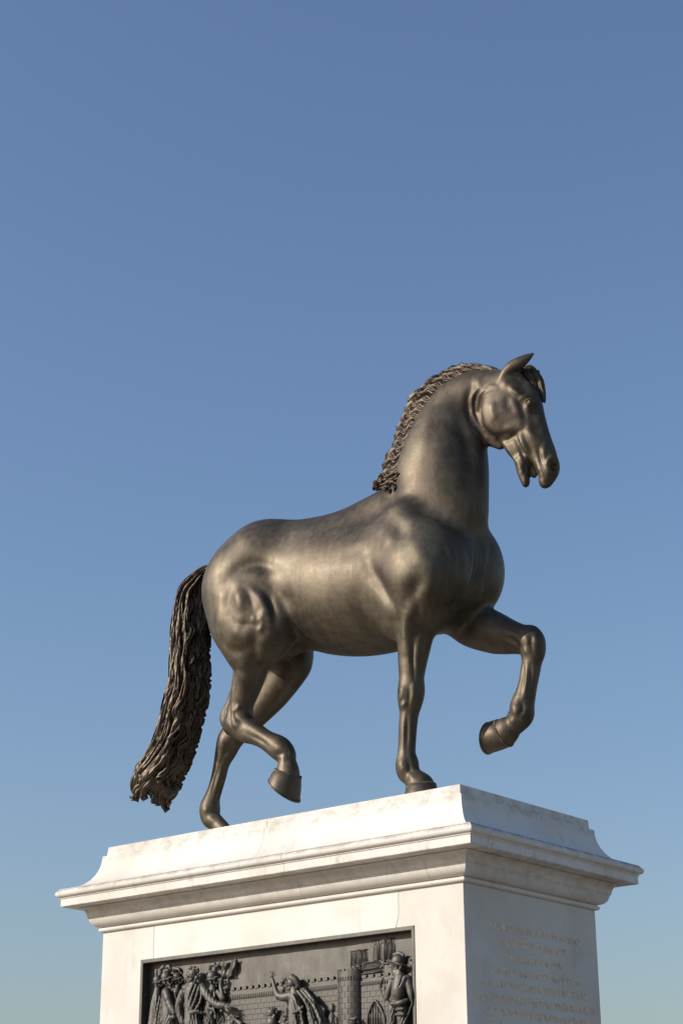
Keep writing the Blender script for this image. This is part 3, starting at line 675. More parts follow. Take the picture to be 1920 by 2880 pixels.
# loose curls at the foot of the mane
for q in [[(380,880),(352,940),(358,975),(345,1000)],[(340,890),(312,950),(320,990),(322,1012)],[(300,890),(270,940),(240,955),(212,995)],[(280,890),(262,930),(250,965),(230,985)],[(350,900),(330,960),(300,985),(294,998)]]:
    P=[]
    for i,(a,b) in enumerate(q):
        x,y,_=ZA(a,b); p=at(x,y,YC-.03-.02*i); s3=SURF.pick(x,y)
        if s3 is not None and (s3-CAM_POS)@FW<(p-CAM_POS)@FW: p=s3-FW*.015
        P.append(p)
    lock('lock',P,.018,MANE,M_HAIR,3,.0115,.012,.10,rnd.uniform(0,6),ramp_in=.05,taper=.55)
# forelock
FORE=None
for j,q in enumerate([[(880,370),(960,350),(1040,385),(1110,470),(1165,590),(1195,720),(1185,850)],[(900,400),(980,390),(1050,440),(1120,550),(1170,660),(1180,780),(1165,840)],[(860,390),(950,380),(1030,430),(1080,520),(1110,620),(1140,700),(1150,790)],[(820,390),(900,400),(980,450),(1030,520),(1060,600),(1085,650)],[(930,370),(1000,355),(1070,400),(1100,410),(1102,372)],[(840,420),(920,440),(990,500),(1040,590),(1095,690),(1130,740)]]):
    P=[hs([(a,b,1)],[.03,.05,.04,.01,.06,.025][j])[0][0] for a,b in q]
    o=lock('forelock' if FORE is None else 'lock',P,.022,HORSE if FORE is None else FORE,M_HAIR,5,.0125,.006,.26,j*1.3,ramp_in=.2,taper=.7)
    FORE=FORE or o
# tail: one carved mass with wavy locks, and curling ends
TL=[(880,60),(760,62),(640,146),(530,298),(472,600),(458,900),(447,1110),(395,1310),(352,1500),(292,1700),(245,1800),(190,1900),(120,2000),(110,2090),(150,2160)]
TR=[(900,190),(800,150),(770,230),(765,320),(788,600),(786,900),(793,1100),(764,1310),(712,1500),(662,1700),(618,1800),(575,1890),(540,1990),(505,2070),(430,2130)]
P=[];R=[]
for (a,b),(c,d) in zip(TL,TR):
    x,y,s_=ZT((a+c)/2,(b+d)/2); p=at(x,y,YC); P.append(p); R.append(math.hypot(a-c,b-d)/2*s_*px2m(p))
TP,TR_=spline(np.array(P),np.array(R),28); ns=len(TP); nt_=230
T=np.gradient(TP,axis=0); T/=np.linalg.norm(T,axis=1)[:,None]
Wd=np.cross(T,-FW); Wd/=np.linalg.norm(Wd,axis=1)[:,None]
Wd=np.where(((Wd@RT)>0)[:,None],-Wd,Wd); Vd=np.cross(Wd,T); Vd=np.where(((Vd@FW)>0)[:,None],-Vd,Vd)
ph_=np.linspace(0,2*math.pi,nt_)
Re=TR_*.955; Re[-60:]*=np.linspace(1,.55,60)**.8
GP=TP[:,None,:]+Wd[:,None,:]*(Re[:,None]*np.cos(ph_))[:,:,None]+Vd[:,None,:]*(Re[:,None]*.82*np.sin(ph_))[:,:,None]
Sa=np.concatenate([[0],np.cumsum(np.linalg.norm(np.diff(TP,axis=0),axis=1))])[:,None]
pc=(ph_/(2*math.pi))[None,:]; m1=noise1(11,5,11.0); m2=noise1(12,5,17.0); m3=noise1(14,4,5.0)
side=np.clip((np.cos(ph_)*-1+.55)/1.4,0,1)[None,:]; grow=np.clip(Sa/.8,0,1)
q=pc*1.10+grow*(.006+.030*side)*np.sin(2*np.pi*Sa/(.40-.10*side)+2.6*m1(pc*2*math.pi/6.28*6)+.8*m3(Sa*3))+.010*m2(Sa*.8+pc*5)
q=q+.10*np.clip((Sa-1.9)/.6,0,1)*np.sin(ph_*2)[None,:]
TAIL=carve('tail',GP,q,[(.084,.056,.026),(.028,.015,.003)],HORSE,M_HAIR,1.0)
def on_tail(i,f,k=1.0): return TP[i]+Wd[i]*Re[i]*k*math.cos(f)+Vd[i]*Re[i]*.82*k*math.sin(f)
for j in range(9):                       # wavy locks standing clear of the mass, on the side towards the horse
    f0=1.35+1.35*rnd.random(); i0=int(ns*rnd.uniform(.06,.68)); L_=int(ns*rnd.uniform(.16,.28)); f1=f0+rnd.uniform(-.1,.35)
    Pp=[on_tail(min(ns-1,i0+int(L_*u)),f0+(f1-f0)*u,1.0+.06*math.sin(u*3)) for u in np.linspace(0,1,9)]
    lock('lock',Pp,.024,TAIL,M_HAIR,3,.0190,.030+.010*rnd.random(),.27+.06*rnd.random(),rnd.uniform(0,6.28),ramp_in=.3,taper=.45,curl=.02)
for j in range(15):                       # thick curling tips
    f0=-.35+3.85*j/14; i0=int(ns*rnd.uniform(.80,.86)); e=TP[-1]+Wd[-1]*(TR_[-8]*1.02*math.cos(f0))+Vd[-1]*(.12*math.sin(f0))+T[-1]*rnd.uniform(-.02,.10)
    a_=on_tail(i0,f0,.93); b_=on_tail(min(ns-1,i0+int(ns*.07)),f0,1.0); c_=.45*b_+.55*e+np.array([rnd.uniform(-.03,.03),0,.01]); e2=e+np.array([rnd.uniform(-.07,.05),0,rnd.uniform(-.01,.035)])
    lock('lock',[a_,b_,c_,e,e2],.026,TAIL,M_HAIR,3,.0255,.020,.30,rnd.uniform(0,6.28),ramp_in=.2,taper=.55)

# ---------- bronze relief plaque in the sunk panel ----------
YB=.080
Z7=conv(380,2580,.2679); Z8=conv(740,2580,.2806)
PLQ=empty('relief_plaque',(-2.0,.04,PB)); tag(PLQ,'dark bronze relief plaque of robed and helmeted figures before a castle wall','relief')
FWID=.030
# frame: four mitred bars
def bar(poly): return bm_obj('frame',prism(poly,-.004,YB+.012),M_RELIEF,PLQ,.003)
e=.0015; xo0,xo1,zo0,zo1=PL+e,PR-e,PB+e,PT-e; xi0,xi1,zi0,zi1=PL+FWID,PR-FWID,PB+FWID,PT-FWID
bar([(xo0,zo1),(xo1,zo1),(xi1,zi1),(xi0,zi1)]); bar([(xo0,zo0),(xi0,zi0),(xi1,zi0),(xo1,zo0)])
bar([(xo0,zo0),(xo0,zo1),(xi0,zi1),(xi0,zi0)]); bar([(xo1,zo0),(xi1,zi0),(xi1,zi1),(xo1,zo1)])
# back plate, slightly uneven
nx,nz=150,80; V=[];Fq=[]
for j in range(nz+1):
    for i in range(nx+1):
        x=xi0-.01+(xi1-xi0+.02)*i/nx; z=zi0-.01+(zi1-zi0+.02)*j/nz
        V.append((x,YB+.0035*math.sin(7*x+3*z)*math.sin(5*z-2*x)+.0015*math.sin(31*x)*math.sin(17*z+x*4),z))
for j in range(nz):
    for i in range(nx): a=j*(nx+1)+i; Fq.append((a,a+1,a+nx+2,a+nx+1))
mesh_obj('back_plate',V,Fq,M_RELIEF,PLQ)
bm_obj('backing',prism([(xo0,zo0),(xo1,zo0),(xo1,zo1),(xo0,zo1)],YB+.013,YB+.05),M_RELIEF,PLQ)
def rp_(zone,a,b,dep):
    x,y,s=zone(a,b); p=at(x,y,YB-dep); return p,s*px2m(p)
def figure(label,chains,h=.0046,folds=None):
    built=[]
    for zone,pts,k in chains:
        P=[];R=[]
        for a,b,r,d in pts:
            p,m=rp_(zone,a,b,d); P.append(p); R.append(max(r*m,.0045))
        built.append((np.array(P),np.array(R),k))
    lo=np.min([p.min(0)-r.max() for p,r,_ in built],0)-.02; hi=np.max([p.max(0)+r.max() for p,r,_ in built],0)+.02
    hi[1]=min(hi[1],YB+.012); lo[0]=max(lo[0],xi0-.004); hi[0]=min(hi[0],xi1+.004)
    f=Field(lo,hi,h)
    for P,R,k in built:
        if len(P)>2: P,R=spline(P,R,3)
        f.chain(P,R,(0,1,0),.85,k=abs(k),op='d' if k<0 else 'u')
    v,q=f.mesh(); v=relax(v,q,1,.3)
    if folds is not None:
        zf=rp_(folds[0],0,folds[1],.03)[0]; zf=rp_(folds[0],folds[2],folds[1],.03)[0][2]; n_=normals(v,q); g1=noise1(len(v)%97,5,23.0)
        w_=np.clip((zf-v[:,2])/.06,0,1); u_=(v[:,0]*1.0+.35*(v[:,2]-zf)*math.copysign(1,(len(v)%2)-.5)+.010*g1(v[:,2]*1.6))/.024
        v=v+n_*(w_*.0055*(np.abs(np.cos(np.pi*u_))**.7-.6))[:,None]
    o=mesh_obj('figure',v,q,M_RELIEF,PLQ); o['label']=label; return o
def head(zone,cx,cy,s,d,dep,beard=0.0,helmet=False,hair=0.0):
    m=.00074*s; X=lambda u:cx+d*u*s
    Y=lambda v:cy+v*s
    c=[(zone,[(X(-.1),Y(-.1),.54*s,dep)],.006),(zone,[(X(.18),Y(-.02),.38*s,dep),(X(.22),Y(.34),.30*s,dep)],.006),(zone,[(X(-.12),Y(.35),.22*s,dep),(X(.35),Y(.52),.16*s,dep)],.006),
       (zone,[(X(.50),Y(-.06),.06*s,dep+.1*m),(X(.66),Y(.20),.10*s,dep+.1*m),(X(.5),Y(.22),.09*s,dep+.15*m)],.003),(zone,[(X(.22),Y(-.20),.09*s,dep+.34*m),(X(.5),Y(-.16),.09*s,dep+.2*m)],.003),
       (zone,[(X(.5),Y(.36),.09*s,dep+.12*m),(X(.45),Y(.47),.08*s,dep+.12*m)],.003),(zone,[(X(.33),Y(-.02),.11*s,dep+.44*m)],-.004),(zone,[(X(.42),Y(.41),.035*s,dep+.3*m),(X(.25),Y(.42),.03*s,dep+.42*m)],-.002),(zone,[(X(.15),Y(.12),.13*s,dep+.34*m)],.006)]
    if beard: c+=[(zone,[(X(.35),Y(.58),.22*s,dep),(X(.42),Y(.58+beard),.13*s,dep)],.004),(zone,[(X(.1),Y(.42),.16*s,dep+.3*m),(X(.36),Y(.66),.12*s,dep+.25*m)],.003)]
    if hair:
        r_=random.Random(int(cx*13+cy))
        for i in range(int(16*hair)):
            a=r_.uniform(-.2,3.6); k=r_.uniform(.42,.66); c.append((zone,[(X(-.1-k*math.cos(a)*.9),Y(-.12-k*math.sin(a)),r_.uniform(.11,.19)*s,dep+r_.uniform(-.1,.42)*m)],.003))
        c.append((zone,[(X(-.42),Y(.25),.20*s,dep+.1*m),(X(-.3),Y(.5),.14*s,dep+.1*m)],.004))
    if helmet:
        c+=[(zone,[(X(-.08),Y(-.22),.62*s,dep)],.003),(zone,[(X(-.72),Y(.12),.07*s,dep+.25*m),(X(-.1),Y(.02),.08*s,dep+.66*m),(X(.5),Y(-.22),.08*s,dep+.42*m),(X(.78),Y(-.25),.05*s,dep+.1*m)],.003),(zone,[(X(-.35),Y(.1),.16*s,dep+.38*m),(X(-.2),Y(.5),.12*s,dep+.36*m)],.003)]
    return c
def T7(k,*p): return (Z7,p,k)
def T8(k,*p): return (Z8,p,k)
figure('cloaked soldier at the left edge of the relief',head(Z7,243,682,84,1,.024,helmet=True)+[T7(.006,(222,600,16,.03),(225,560,14,.03)),T7(.012,(235,770,40,.02),(225,900,62,.018),(205,1130,75,.018)),T7(.004,(262,840,13,.06),(235,980,15,.06),(215,1140,17,.06)),T7(.004,(285,850,11,.055),(262,1000,14,.06),(245,1140,16,.06)),T7(.004,(225,850,10,.05),(200,1140,14,.055))],folds=(Z7,800,230))
figure('bearded soldier in plumed helmet with armoured arm',head(Z7,336,652,100,1,.05,beard=.35,helmet=True)+[T7(.005,(270,590,20,.05),(272,550,22,.05),(300,525,24,.05)),T7(.005,(330,530,20,.055),(355,520,24,.055),(372,545,18,.055)),T7(.014,(330,800,60,.05),(345,930,72,.05),(360,1130,85,.05)),T7(.008,(328,800,46,.08),(345,860,46,.085)),T7(.006,(352,880,40,.085),(385,960,38,.085),(412,1005,34,.08)),T7(.003,(355,905,43,.085),(362,915,43,.085)),T7(.003,(370,940,41,.085),(376,950,41,.085)),T7(.004,(300,840,13,.08),(310,960,15,.085),(345,1130,18,.08)),T7(.004,(290,1010,15,.085),(330,1060,18,.085),(410,1050,22,.08)),T7(.004,(285,930,12,.075),(270,1130,16,.075))],folds=(Z7,960,340))
figure('soldier in round helmet behind the bearded soldier',head(Z7,448,652,82,1,.02,helmet=True)+[T7(.005,(415,575,18,.02),(430,548,20,.02),(458,548,18,.02),(470,575,12,.02)),T7(.012,(445,740,36,.015),(432,850,52,.012),(435,1130,60,.012)),T7(.004,(420,800,12,.045),(435,900,12,.045))],folds=(Z7,800,440))
figure('curly haired bearded man in a draped cloak holding out one arm',head(Z7,600,610,112,-1,.075,beard=.25,hair=1.6)+[T7(.01,(605,680,42,.07),(615,720,46,.07)),T7(.016,(600,780,88,.06),(610,930,96,.06),(620,1140,110,.06)),T7(.012,(705,745,50,.075),(752,815,46,.085)),T7(.006,(770,840,42,.09),(830,905,40,.095),(890,930,36,.095)),T7(.005,(905,925,38,.095),(935,930,34,.095)),T7(.002,(945,925,11,.10),(975,915,8,.105),(990,920,6,.105)),T7(.002,(950,935,11,.105),(985,950,9,.11),(1005,975,6,.11)),T7(.002,(948,945,11,.105),(978,980,9,.11),(1000,1005,6,.11)),T7(.002,(940,955,11,.10),(962,985,8,.105),(970,1010,6,.105)),T7(.012,(505,800,48,.08),(460,930,42,.09),(470,1020,38,.09),(500,1110,36,.09)),T7(.004,(640,720,15,.115),(600,830,17,.12),(560,980,16,.12)),T7(.004,(670,735,14,.11),(640,850,16,.125),(590,970,17,.125)),T7(.004,(600,720,13,.11),(570,800,15,.12),(550,900,15,.115)),T7(.004,(700,770,12,.10),(680,900,15,.115),(610,1010,18,.125)),T7(.004,(560,1010,16,.12),(640,990,20,.13),(700,1010,16,.11)),T7(.004,(580,1030,15,.125),(570,1140,17,.125)),T7(.004,(640,1030,15,.13),(650,1140,17,.13)),T7(.003,(480,880,44,.088),(470,900,44,.09))],folds=(Z7,760,610))
figure('standard bearer in a plumed helmet',head(Z7,818,648,100,1,.04,helmet=True)+[T7(.005,(785,545,20,.04),(790,510,22,.04),(830,500,24,.04),(845,520,18,.04)),T7(.004,(850,530,12,.04),(880,490,12,.04),(892,465,8,.04)),T7(.012,(815,730,34,.035),(812,830,66,.03),(790,980,78,.03),(790,1140,80,.03)),T7(.006,(870,790,28,.05),(918,860,30,.05),(912,800,27,.055),(897,720,22,.055),(905,655,22,.055)),T7(.004,(795,780,12,.07),(790,900,13,.075),(740,1000,14,.075)),T7(.004,(830,790,12,.07),(835,900,13,.075),(800,1020,14,.07)),T7(.004,(770,960,14,.075),(830,980,14,.075),(845,1060,14,.07)),T7(.003,(690,960,7,.085),(770,1130,8,.085)),T7(.003,(920,1045,7,.06),(860,1140,8,.07))],folds=(Z7,790,810))
figure('staff of the flag',[T7(.002,(937,435,6,.05),(915,520,6,.05),(905,650,6,.05),(870,960,6,.045),(862,1140,6,.04))])
V=[];Fq=[]; nu,nv=26,14
for j in range(nv+1):
    for i in range(nu+1):
        u,v=i/nu,j/nv; a=922-10*v+(156-6*v)*u; b=475+175*v+26*math.sin(u*6.0+v*.8)*(.3+.7*u)-14*u
        V.append(rp_(Z7,a,b,.030+.020*math.sin(u*9.5+v*2.2)*(.3+u*.7)+.006*math.sin(v*9+u*4))[0])
for j in range(nv):
    for i in range(nu): k=j*(nu+1)+i; Fq.append((k,k+nu+1,k+nu+2,k+1))
fl=mesh_obj('flag',V,Fq,M_RELIEF,PLQ); sd=fl.modifiers.new('thick','SOLIDIFY'); sd.thickness=.006; fl['label']='fluttering flag on a staff in the relief'
figure('small head of a child below the held out hand',head(Z7,1010,1085,88,1,.05,hair=1.0)+[T7(.01,(1005,1150,60,.05)),T7(.01,(1110,1125,34,.06),(1070,1095,20,.06)),T7(.003,(915,1060,8,.06),(880,1140,9,.06))])
figure('pleading bearded man with one arm raised and cloak blowing back',head(Z8,276,672,100,-1,.07,beard=.28)+[T8(.005,(290,612,40,.08),(330,640,36,.075),(350,690,24,.07)),T8(.003,(368,660,10,.06),(365,710,16,.06)),T8(.01,(310,735,40,.07),(325,790,52,.07)),T8(.01,(280,790,48,.08),(210,805,44,.085),(155,795,38,.085)),T8(.005,(150,790,36,.085),(125,740,28,.085),(108,680,24,.085),(92,625,18,.085)),T8(.004,(85,600,20,.085),(80,585,18,.085)),T8(.002,(72,580,9,.09),(66,545,6,.09)),T8(.002,(84,578,8,.09),(88,545,6,.09)),T8(.002,(95,580,8,.085),(104,550,6,.085)),T8(.002,(102,592,8,.085),(122,568,6,.08)),T8(.016,(325,830,75,.06),(335,950,86,.06),(350,1090,105,.06)),T8(.014,(410,745,40,.05),(490,860,52,.05),(560,980,56,.05),(610,1090,60,.05)),T8(.004,(345,745,15,.115),(440,880,18,.12),(500,1080,20,.12)),T8(.004,(380,735,14,.105),(500,880,17,.11),(580,1060,18,.11)),T8(.004,(425,740,13,.095),(490,820,14,.10),(520,870,13,.09)),T8(.004,(300,780,13,.115),(330,860,15,.125),(385,960,16,.125)),T8(.004,(290,960,14,.115),(340,945,16,.125),(400,900,14,.12)),T8(.004,(380,980,15,.125),(400,1090,17,.125)),T8(.004,(320,990,15,.125),(330,1090,16,.125)),T8(.006,(245,890,26,.09),(240,980,26,.09)),T8(.004,(450,960,14,.115),(480,1090,16,.115)),T8(.006,(560,900,22,.05),(605,930,22,.05),(600,980,18,.05))],folds=(Z8,800,330))
figure('child with thick hair at the feet of the pleading man',head(Z8,75,968,90,-1,.055,hair=1.2)+[T8(.01,(90,1060,62,.05))])
figure('second child looking up beside the pleading man',head(Z8,212,1038,84,-1,.055,hair=1.0)+[T8(.01,(220,1090,50,.05))])
figure('veiled woman in low relief before the wall',[T8(.01,(690,925,34,.015)),T8(.006,(692,900,32,.015)),T8(.01,(690,970,20,.012),(690,1030,52,.012),(690,1090,64,.012)),T8(.004,(650,1020,14,.03),(640,1080,15,.03)),T8(.004,(730,1010,14,.03),(735,1080,15,.03))],folds=(Z8,990,690))
figure('crested helmet rising from the lower edge',[T8(.008,(905,1050,46,.05)),T8(.004,(925,1000,9,.06),(940,1020,9,.06),(950,1060,9,.06)),T8(.004,(880,1025,16,.075),(920,1020,16,.08))])
figure('armoured guard in a domed helmet',head(Z8,1345,470,120,-1,.06,beard=.1,helmet=True)+[T8(.004,(1310,378,16,.06),(1360,362,20,.06),(1405,385,18,.06)),T8(.004,(1320,560,30,.08),(1370,545,28,.08)),T8(.014,(1375,620,72,.065),(1362,730,84,.075),(1340,850,70,.07)),T8(.01,(1445,630,50,.075),(1455,680,46,.08)),T8(.006,(1462,690,40,.08),(1480,770,36,.085),(1497,830,30,.08)),T8(.003,(1468,705,43,.08),(1470,712,43,.08)),T8(.003,(1474,740,41,.08),(1477,748,41,.08)),T8(.01,(1290,650,38,.065),(1258,740,36,.07),(1240,810,30,.07)),T8(.006,(1180,700,16,.06),(1178,660,18,.07),(1195,625,20,.075)),T8(.004,(1165,680,9,.05),(1185,770,9,.05),(1215,850,10,.055)),T8(.004,(1380,590,11,.12),(1350,690,13,.14)),T8(.004,(1420,600,11,.115),(1370,710,13,.135)),T8(.005,(1290,870,22,.11),(1370,860,26,.125),(1440,830,18,.10)),T8(.012,(1300,920,58,.06),(1285,1090,56,.06)),T8(.012,(1395,910,62,.065),(1400,1090,60,.065)),T8(.004,(1330,930,13,.11),(1400,920,15,.12)),T8(.004,(1330,980,13,.11),(1400,975,15,.12)),T8(.003,(1500,850,10,.09),(1420,1060,11,.09))],folds=(Z8,860,1340))
figure('halberd upright beside the guard',[T8(.002,(1205,215,5,.075),(1208,500,6,.078),(1216,1090,6,.08)),T8(.003,(1192,265,4,.075),(1205,380,10,.075),(1210,440,7,.075)),T8(.003,(1165,435,5,.075),(1205,460,12,.078),(1245,470,7,.075)),T8(.003,(1175,510,10,.075),(1205,480,11,.075)),T8(.003,(1240,440,7,.075),(1250,480,7,.075))])
figure('second guard half hidden at the right edge',head(Z8,1490,490,90,-1,.03,hair=.8)+[T8(.004,(1470,430,18,.03),(1500,415,22,.03)),T8(.01,(1490,590,46,.02),(1495,800,50,.015))])
# castle wall behind the figures: bricks laid singly
def zw(zone,a,b,dep=.01): return float(rp_(zone,a,b,dep)[0][2])
def xw(zone,a,b,dep=.01): return float(rp_(zone,a,b,dep)[0][0])
z_mer=zw(Z8,600,618); z_cr=zw(Z8,600,640); z_band=zw(Z8,600,685); z_arch=zw(Z8,600,745); course_h=.0425
x_w0=xw(Z7,880,900); x_t0=xw(Z8,752,800); x_t1=xw(Z8,985,800); x_w1=xi1
WALL=bm_obj('city_wall',prism([(x_w0,z_arch-.60),(x_t0+.02,z_arch-.60),(x_t0+.02,z_cr),(x_w0,z_cr)],YB-.008,YB+.012),M_RELIEF,PLQ)
z2_cr=zw(Z8,1080,605); z2_band=zw(Z8,1080,640); z2_arch=zw(Z8,1080,690)
WALL2=bm_obj('gate_wall',prism([(x_t1-.02,z_arch-.60),(x_w1,z_arch-.60),(x_w1,z2_cr),(x_t1-.02,z2_cr)],YB-.009,YB+.012),M_RELIEF,PLQ)
BK={}
def box_mesh(w,d,h,name):
    key=(round(w,4),round(d,4),round(h,4),name)
    if key not in BK:
        bm=bmesh.new(); bmesh.ops.create_cube(bm,size=1.0)
        for v in bm.verts: v.co=Vector((v.co.x*w,v.co.y*d,v.co.z*h))
        me=bpy.data.meshes.new(name); bm.to_mesh(me); bm.free(); me.materials.append(M_RELIEF); BK[key]=me
    return BK[key]
def piece(name,c,w,d,h,parent):
    o=bpy.data.objects.new(name,box_mesh(w,d,h,name)); o.location=c; return link(o,parent)
def bricks(x0,x1,ztop,rows,parent,y,bw=.060):
    for r in range(rows):
        z=ztop-course_h*(r+.5); x=x0-(bw/2 if r%2 else 0)
        while x<x1-.012:
            a=max(x,x0)+.0016; b=min(x+bw,x1)-.0016
            if b-a>.012: piece('brick',((a+b)/2,y+rnd.uniform(-.0008,.0008),z),round(b-a,3),.010,course_h-.0032,parent)
            x+=bw
bricks(x_w0,x_t0,z_arch,9,WALL,YB-.0085); bricks(x_t1,x_w1-.1,z2_arch,10,WALL2,YB-.0095)
x=x_w0
while x<x_t0-.03: piece('merlon',(x+.02,YB-.004,(z_cr+z_mer)/2+.004),.040,.024,z_mer-z_cr+.010,WALL); x+=.068
x=x_t1+.01
while x<x_w1-.10: piece('merlon',(x+.02,YB-.004,z2_cr+.010),.042,.024,.024,WALL2); x+=.075
piece('string_course',((x_w0+x_t0)/2,YB-.010,z_band),x_t0-x_w0,.012,.007,WALL); piece('string_course',((x_t1+x_w1)/2,YB-.011,z2_band),x_w1-x_t1,.012,.007,WALL2)
def corbels(x0,x1,zt,zb,parent,y):
    me=None; x=x0+.01
    while x<x1:
        bm=prism([(-.0075,0),(.0075,0),(.002,zb-zt),(-.004,zb-zt)],-.009,.004)
        if me is None:
            o=bm_obj('corbel',bm,M_RELIEF,parent); o.location=(x,y,zt); me=o.data; o.parent=None; o.parent=parent; o.matrix_parent_inverse=parent.matrix_world.inverted()
        else:
            bm.free(); o=bpy.data.objects.new('corbel',me); o.location=(x,y,zt); link(o,parent)
        x+=.0205
corbels(x_w0,x_t0,z_band-.004,z_arch+.006,WALL,YB-.009); corbels(x_t1,x_w1-.09,z2_band-.004,z2_arch+.006,WALL2,YB-.010)
# round tower
xc=(x_t0+x_t1)/2; tr=(x_t1-x_t0)/2; zt0=zw(Z8,870,535,.05); tb=zt0-1.0; ydep=.62
def cyl(name,r,z0,z1,parent,a0=0,a1=math.pi,n=20,cap=True):
    V=[];F=[]
    for i in range(n+1):
        a=a0+(a1-a0)*i/n; x=xc-r*math.cos(a); y=YB-r*ydep*math.sin(a); V+= [(x,y,z0),(x,y,z1)]
    for i in range(n): F.append((2*i,2*i+2,2*i+3,2*i+1))
    if cap: F.append(tuple(2*i+1 for i in range(n+1)))
    o=mesh_obj(name,V,F,M_RELIEF,parent,False); return o
TOW=cyl('tower',tr*.955,tb,zt0-.01,PLQ); 
z_tb=zw(Z8,870,600,.05); z_ta=zw(Z8,870,640,.05)
cyl('parapet',tr*1.02,z_tb,zt0-.006,TOW)
def arcpiece(name,r0,r1,a0,a1,z0,z1,parent,n=3):
    V=[];F=[]
    for i in range(n+1):
        a=a0+(a1-a0)*i/n
        for r in (r0,r1):
            for z in (z0,z1): V.append((xc-r*math.cos(a),YB-r*ydep*math.sin(a),z))
    for i in range(n):
        b=4*i; c=b+4
        F+=[(b+2,b+3,c+3,c+2),(b+3,b+1,c+1,c+3),(b,b+2,c+2,c),(b+1,b,c,c+1)]
    F+=[(0,1,3,2),(4*n,4*n+2,4*n+3,4*n+1)]
    return mesh_obj(name,V,F,M_RELIEF,parent,False)
for r in range(11):
    z1=z_ta-course_h*1.02*r; z0=z1-course_h*1.02+.003; st_=math.pi/6; off=st_/2 if r%2 else 0
    for i in range(-1,7):
        a0=max(.02,i*st_+off+.02); a1=min(math.pi-.02,(i+1)*st_+off-.02)
        if a1-a0>.1: arcpiece('brick',tr*.93,tr*.995,a0,a1,z0,z1,TOW)
for i in range(8):
    a=.1+i*(math.pi-.2)/7.5; arcpiece('merlon',tr*.8,tr*1.02,a,a+.26,zt0-.008,zt0+.014,TOW)
for i in range(15):
    a=.12+i*(math.pi-.24)/14; arcpiece('corbel',tr*.96,tr*1.04,a-.05,a+.05,z_ta+.004,z_tb+.002,TOW,1)
# cathedral towers behind the castle
def ctower(corner,left,right,base):
    pc=rp_(Z8,*corner,.03)[0]; xl_=xw(Z8,*left); xr_=xw(Z8,*right); zb=zw(Z8,*base); zt=float(pc[2])
    z_l=zt-.004; yc=YB-.020
    bm=bmesh.new(); pts=[(xl_,YB+.005),(float(pc[0]),yc),(xr_,YB+.005)]
    a=[bm.verts.new((x,y,zb)) for x,y in pts]; b=[bm.verts.new((x,y,zt)) for x,y in pts]
    bm.faces.new((a[0],a[1],b[1],b[0])); bm.faces.new((a[1],a[2],b[2],b[1])); bm.faces.new(b[::-1]); bm.faces.new((a[0],a[2],a[1]))
    t=bm_obj('cathedral_tower',bm,M_RELIEF,PLQ)
    H=zt-zb
    for (x0,y0),(x1,y1) in ((pts[0],pts[1]),(pts[1],pts[2])):
        d=np.array([x1-x0,y1-y0]); L=np.linalg.norm(d); d/=L; nn=np.array([d[1],-d[0]])
        if nn[1]>0: nn=-nn
        def q(u,z,o=.003): return np.array([x0+d[0]*u*L+nn[0]*o,y0+d[1]*u*L+nn[1]*o,z])
        V=[];F=[]
        for u in (.04,.5,.96): tube(V,F,[q(u,zb),q(u,zt)],[.004,.004],6)
        tube(V,F,[q(0,zt-.004),q(1,zt-.004)],[.006,.006],6); tube(V,F,[q(0,zb+H*.12),q(1,zb+H*.12)],[.004,.004],6)
        for u0 in (.27,.73):
            tube(V,F,[q(u0-.15,zb+H*.15),q(u0-.15,zb+H*.62),q(u0-.08,zb+H*.78),q(u0,zb+H*.88),q(u0+.08,zb+H*.78),q(u0+.15,zb+H*.62),q(u0+.15,zb+H*.15)],[.0035]*7,5)
        tag(mesh_obj('tracery',V,F,M_RELIEF,t),kind='stuff')
        V=[];F=[]
        for u0 in (.27,.73):
            for i in range(7):
                z=zb+H*(.2+.075*i); tube(V,F,[q(u0-.12,z,.004),q(u0+.12,z,.004)],[.0022,.0022],4)
        tag(mesh_obj('louvre',V,F,M_RELIEF,t),kind='stuff')
ctower((962,325),(865,378),(1045,352),(960,500)); ctower((1215,212),(1082,280),(1312,262),(1215,470))
V=[];F=[]
for i in range(10):
    a=1000+19*i; b=465-3*i; p,m=rp_(Z8,a,b,.012); q2,_=rp_(Z8,a+2,b+90,.012); tube(V,F,[p,q2],[.005,.005],6)
for b in (455,520,565): tube(V,F,[rp_(Z8,985,b+8,.012)[0],rp_(Z8,1190,b-22,.012)[0]],[.006,.006],6)
tag(mesh_obj('gallery',V,F,M_RELIEF,PLQ),kind='stuff')
# pointed gate with its bars
V=[];F=[]; A_=[rp_(Z8,a,b,.022)[0] for a,b in ((1042,1090),(1048,1000),(1075,915),(1120,840),(1170,905),(1205,985),(1215,1090))]
Pz,_=spline(np.array(A_),np.ones(7),5); tube(V,F,Pz,[.011]*len(Pz),8); G_=mesh_obj('gate_arch',V,F,M_RELIEF,PLQ)
for a in (1070,1095,1120,1145,1170,1192):
    V=[];F=[]; tube(V,F,[rp_(Z8,a,865+abs(a-1122)*1.3,.018)[0],rp_(Z8,a+2,1090,.018)[0]],[.006,.006],6); mesh_obj('gate_bar',V,F,M_RELIEF,G_)

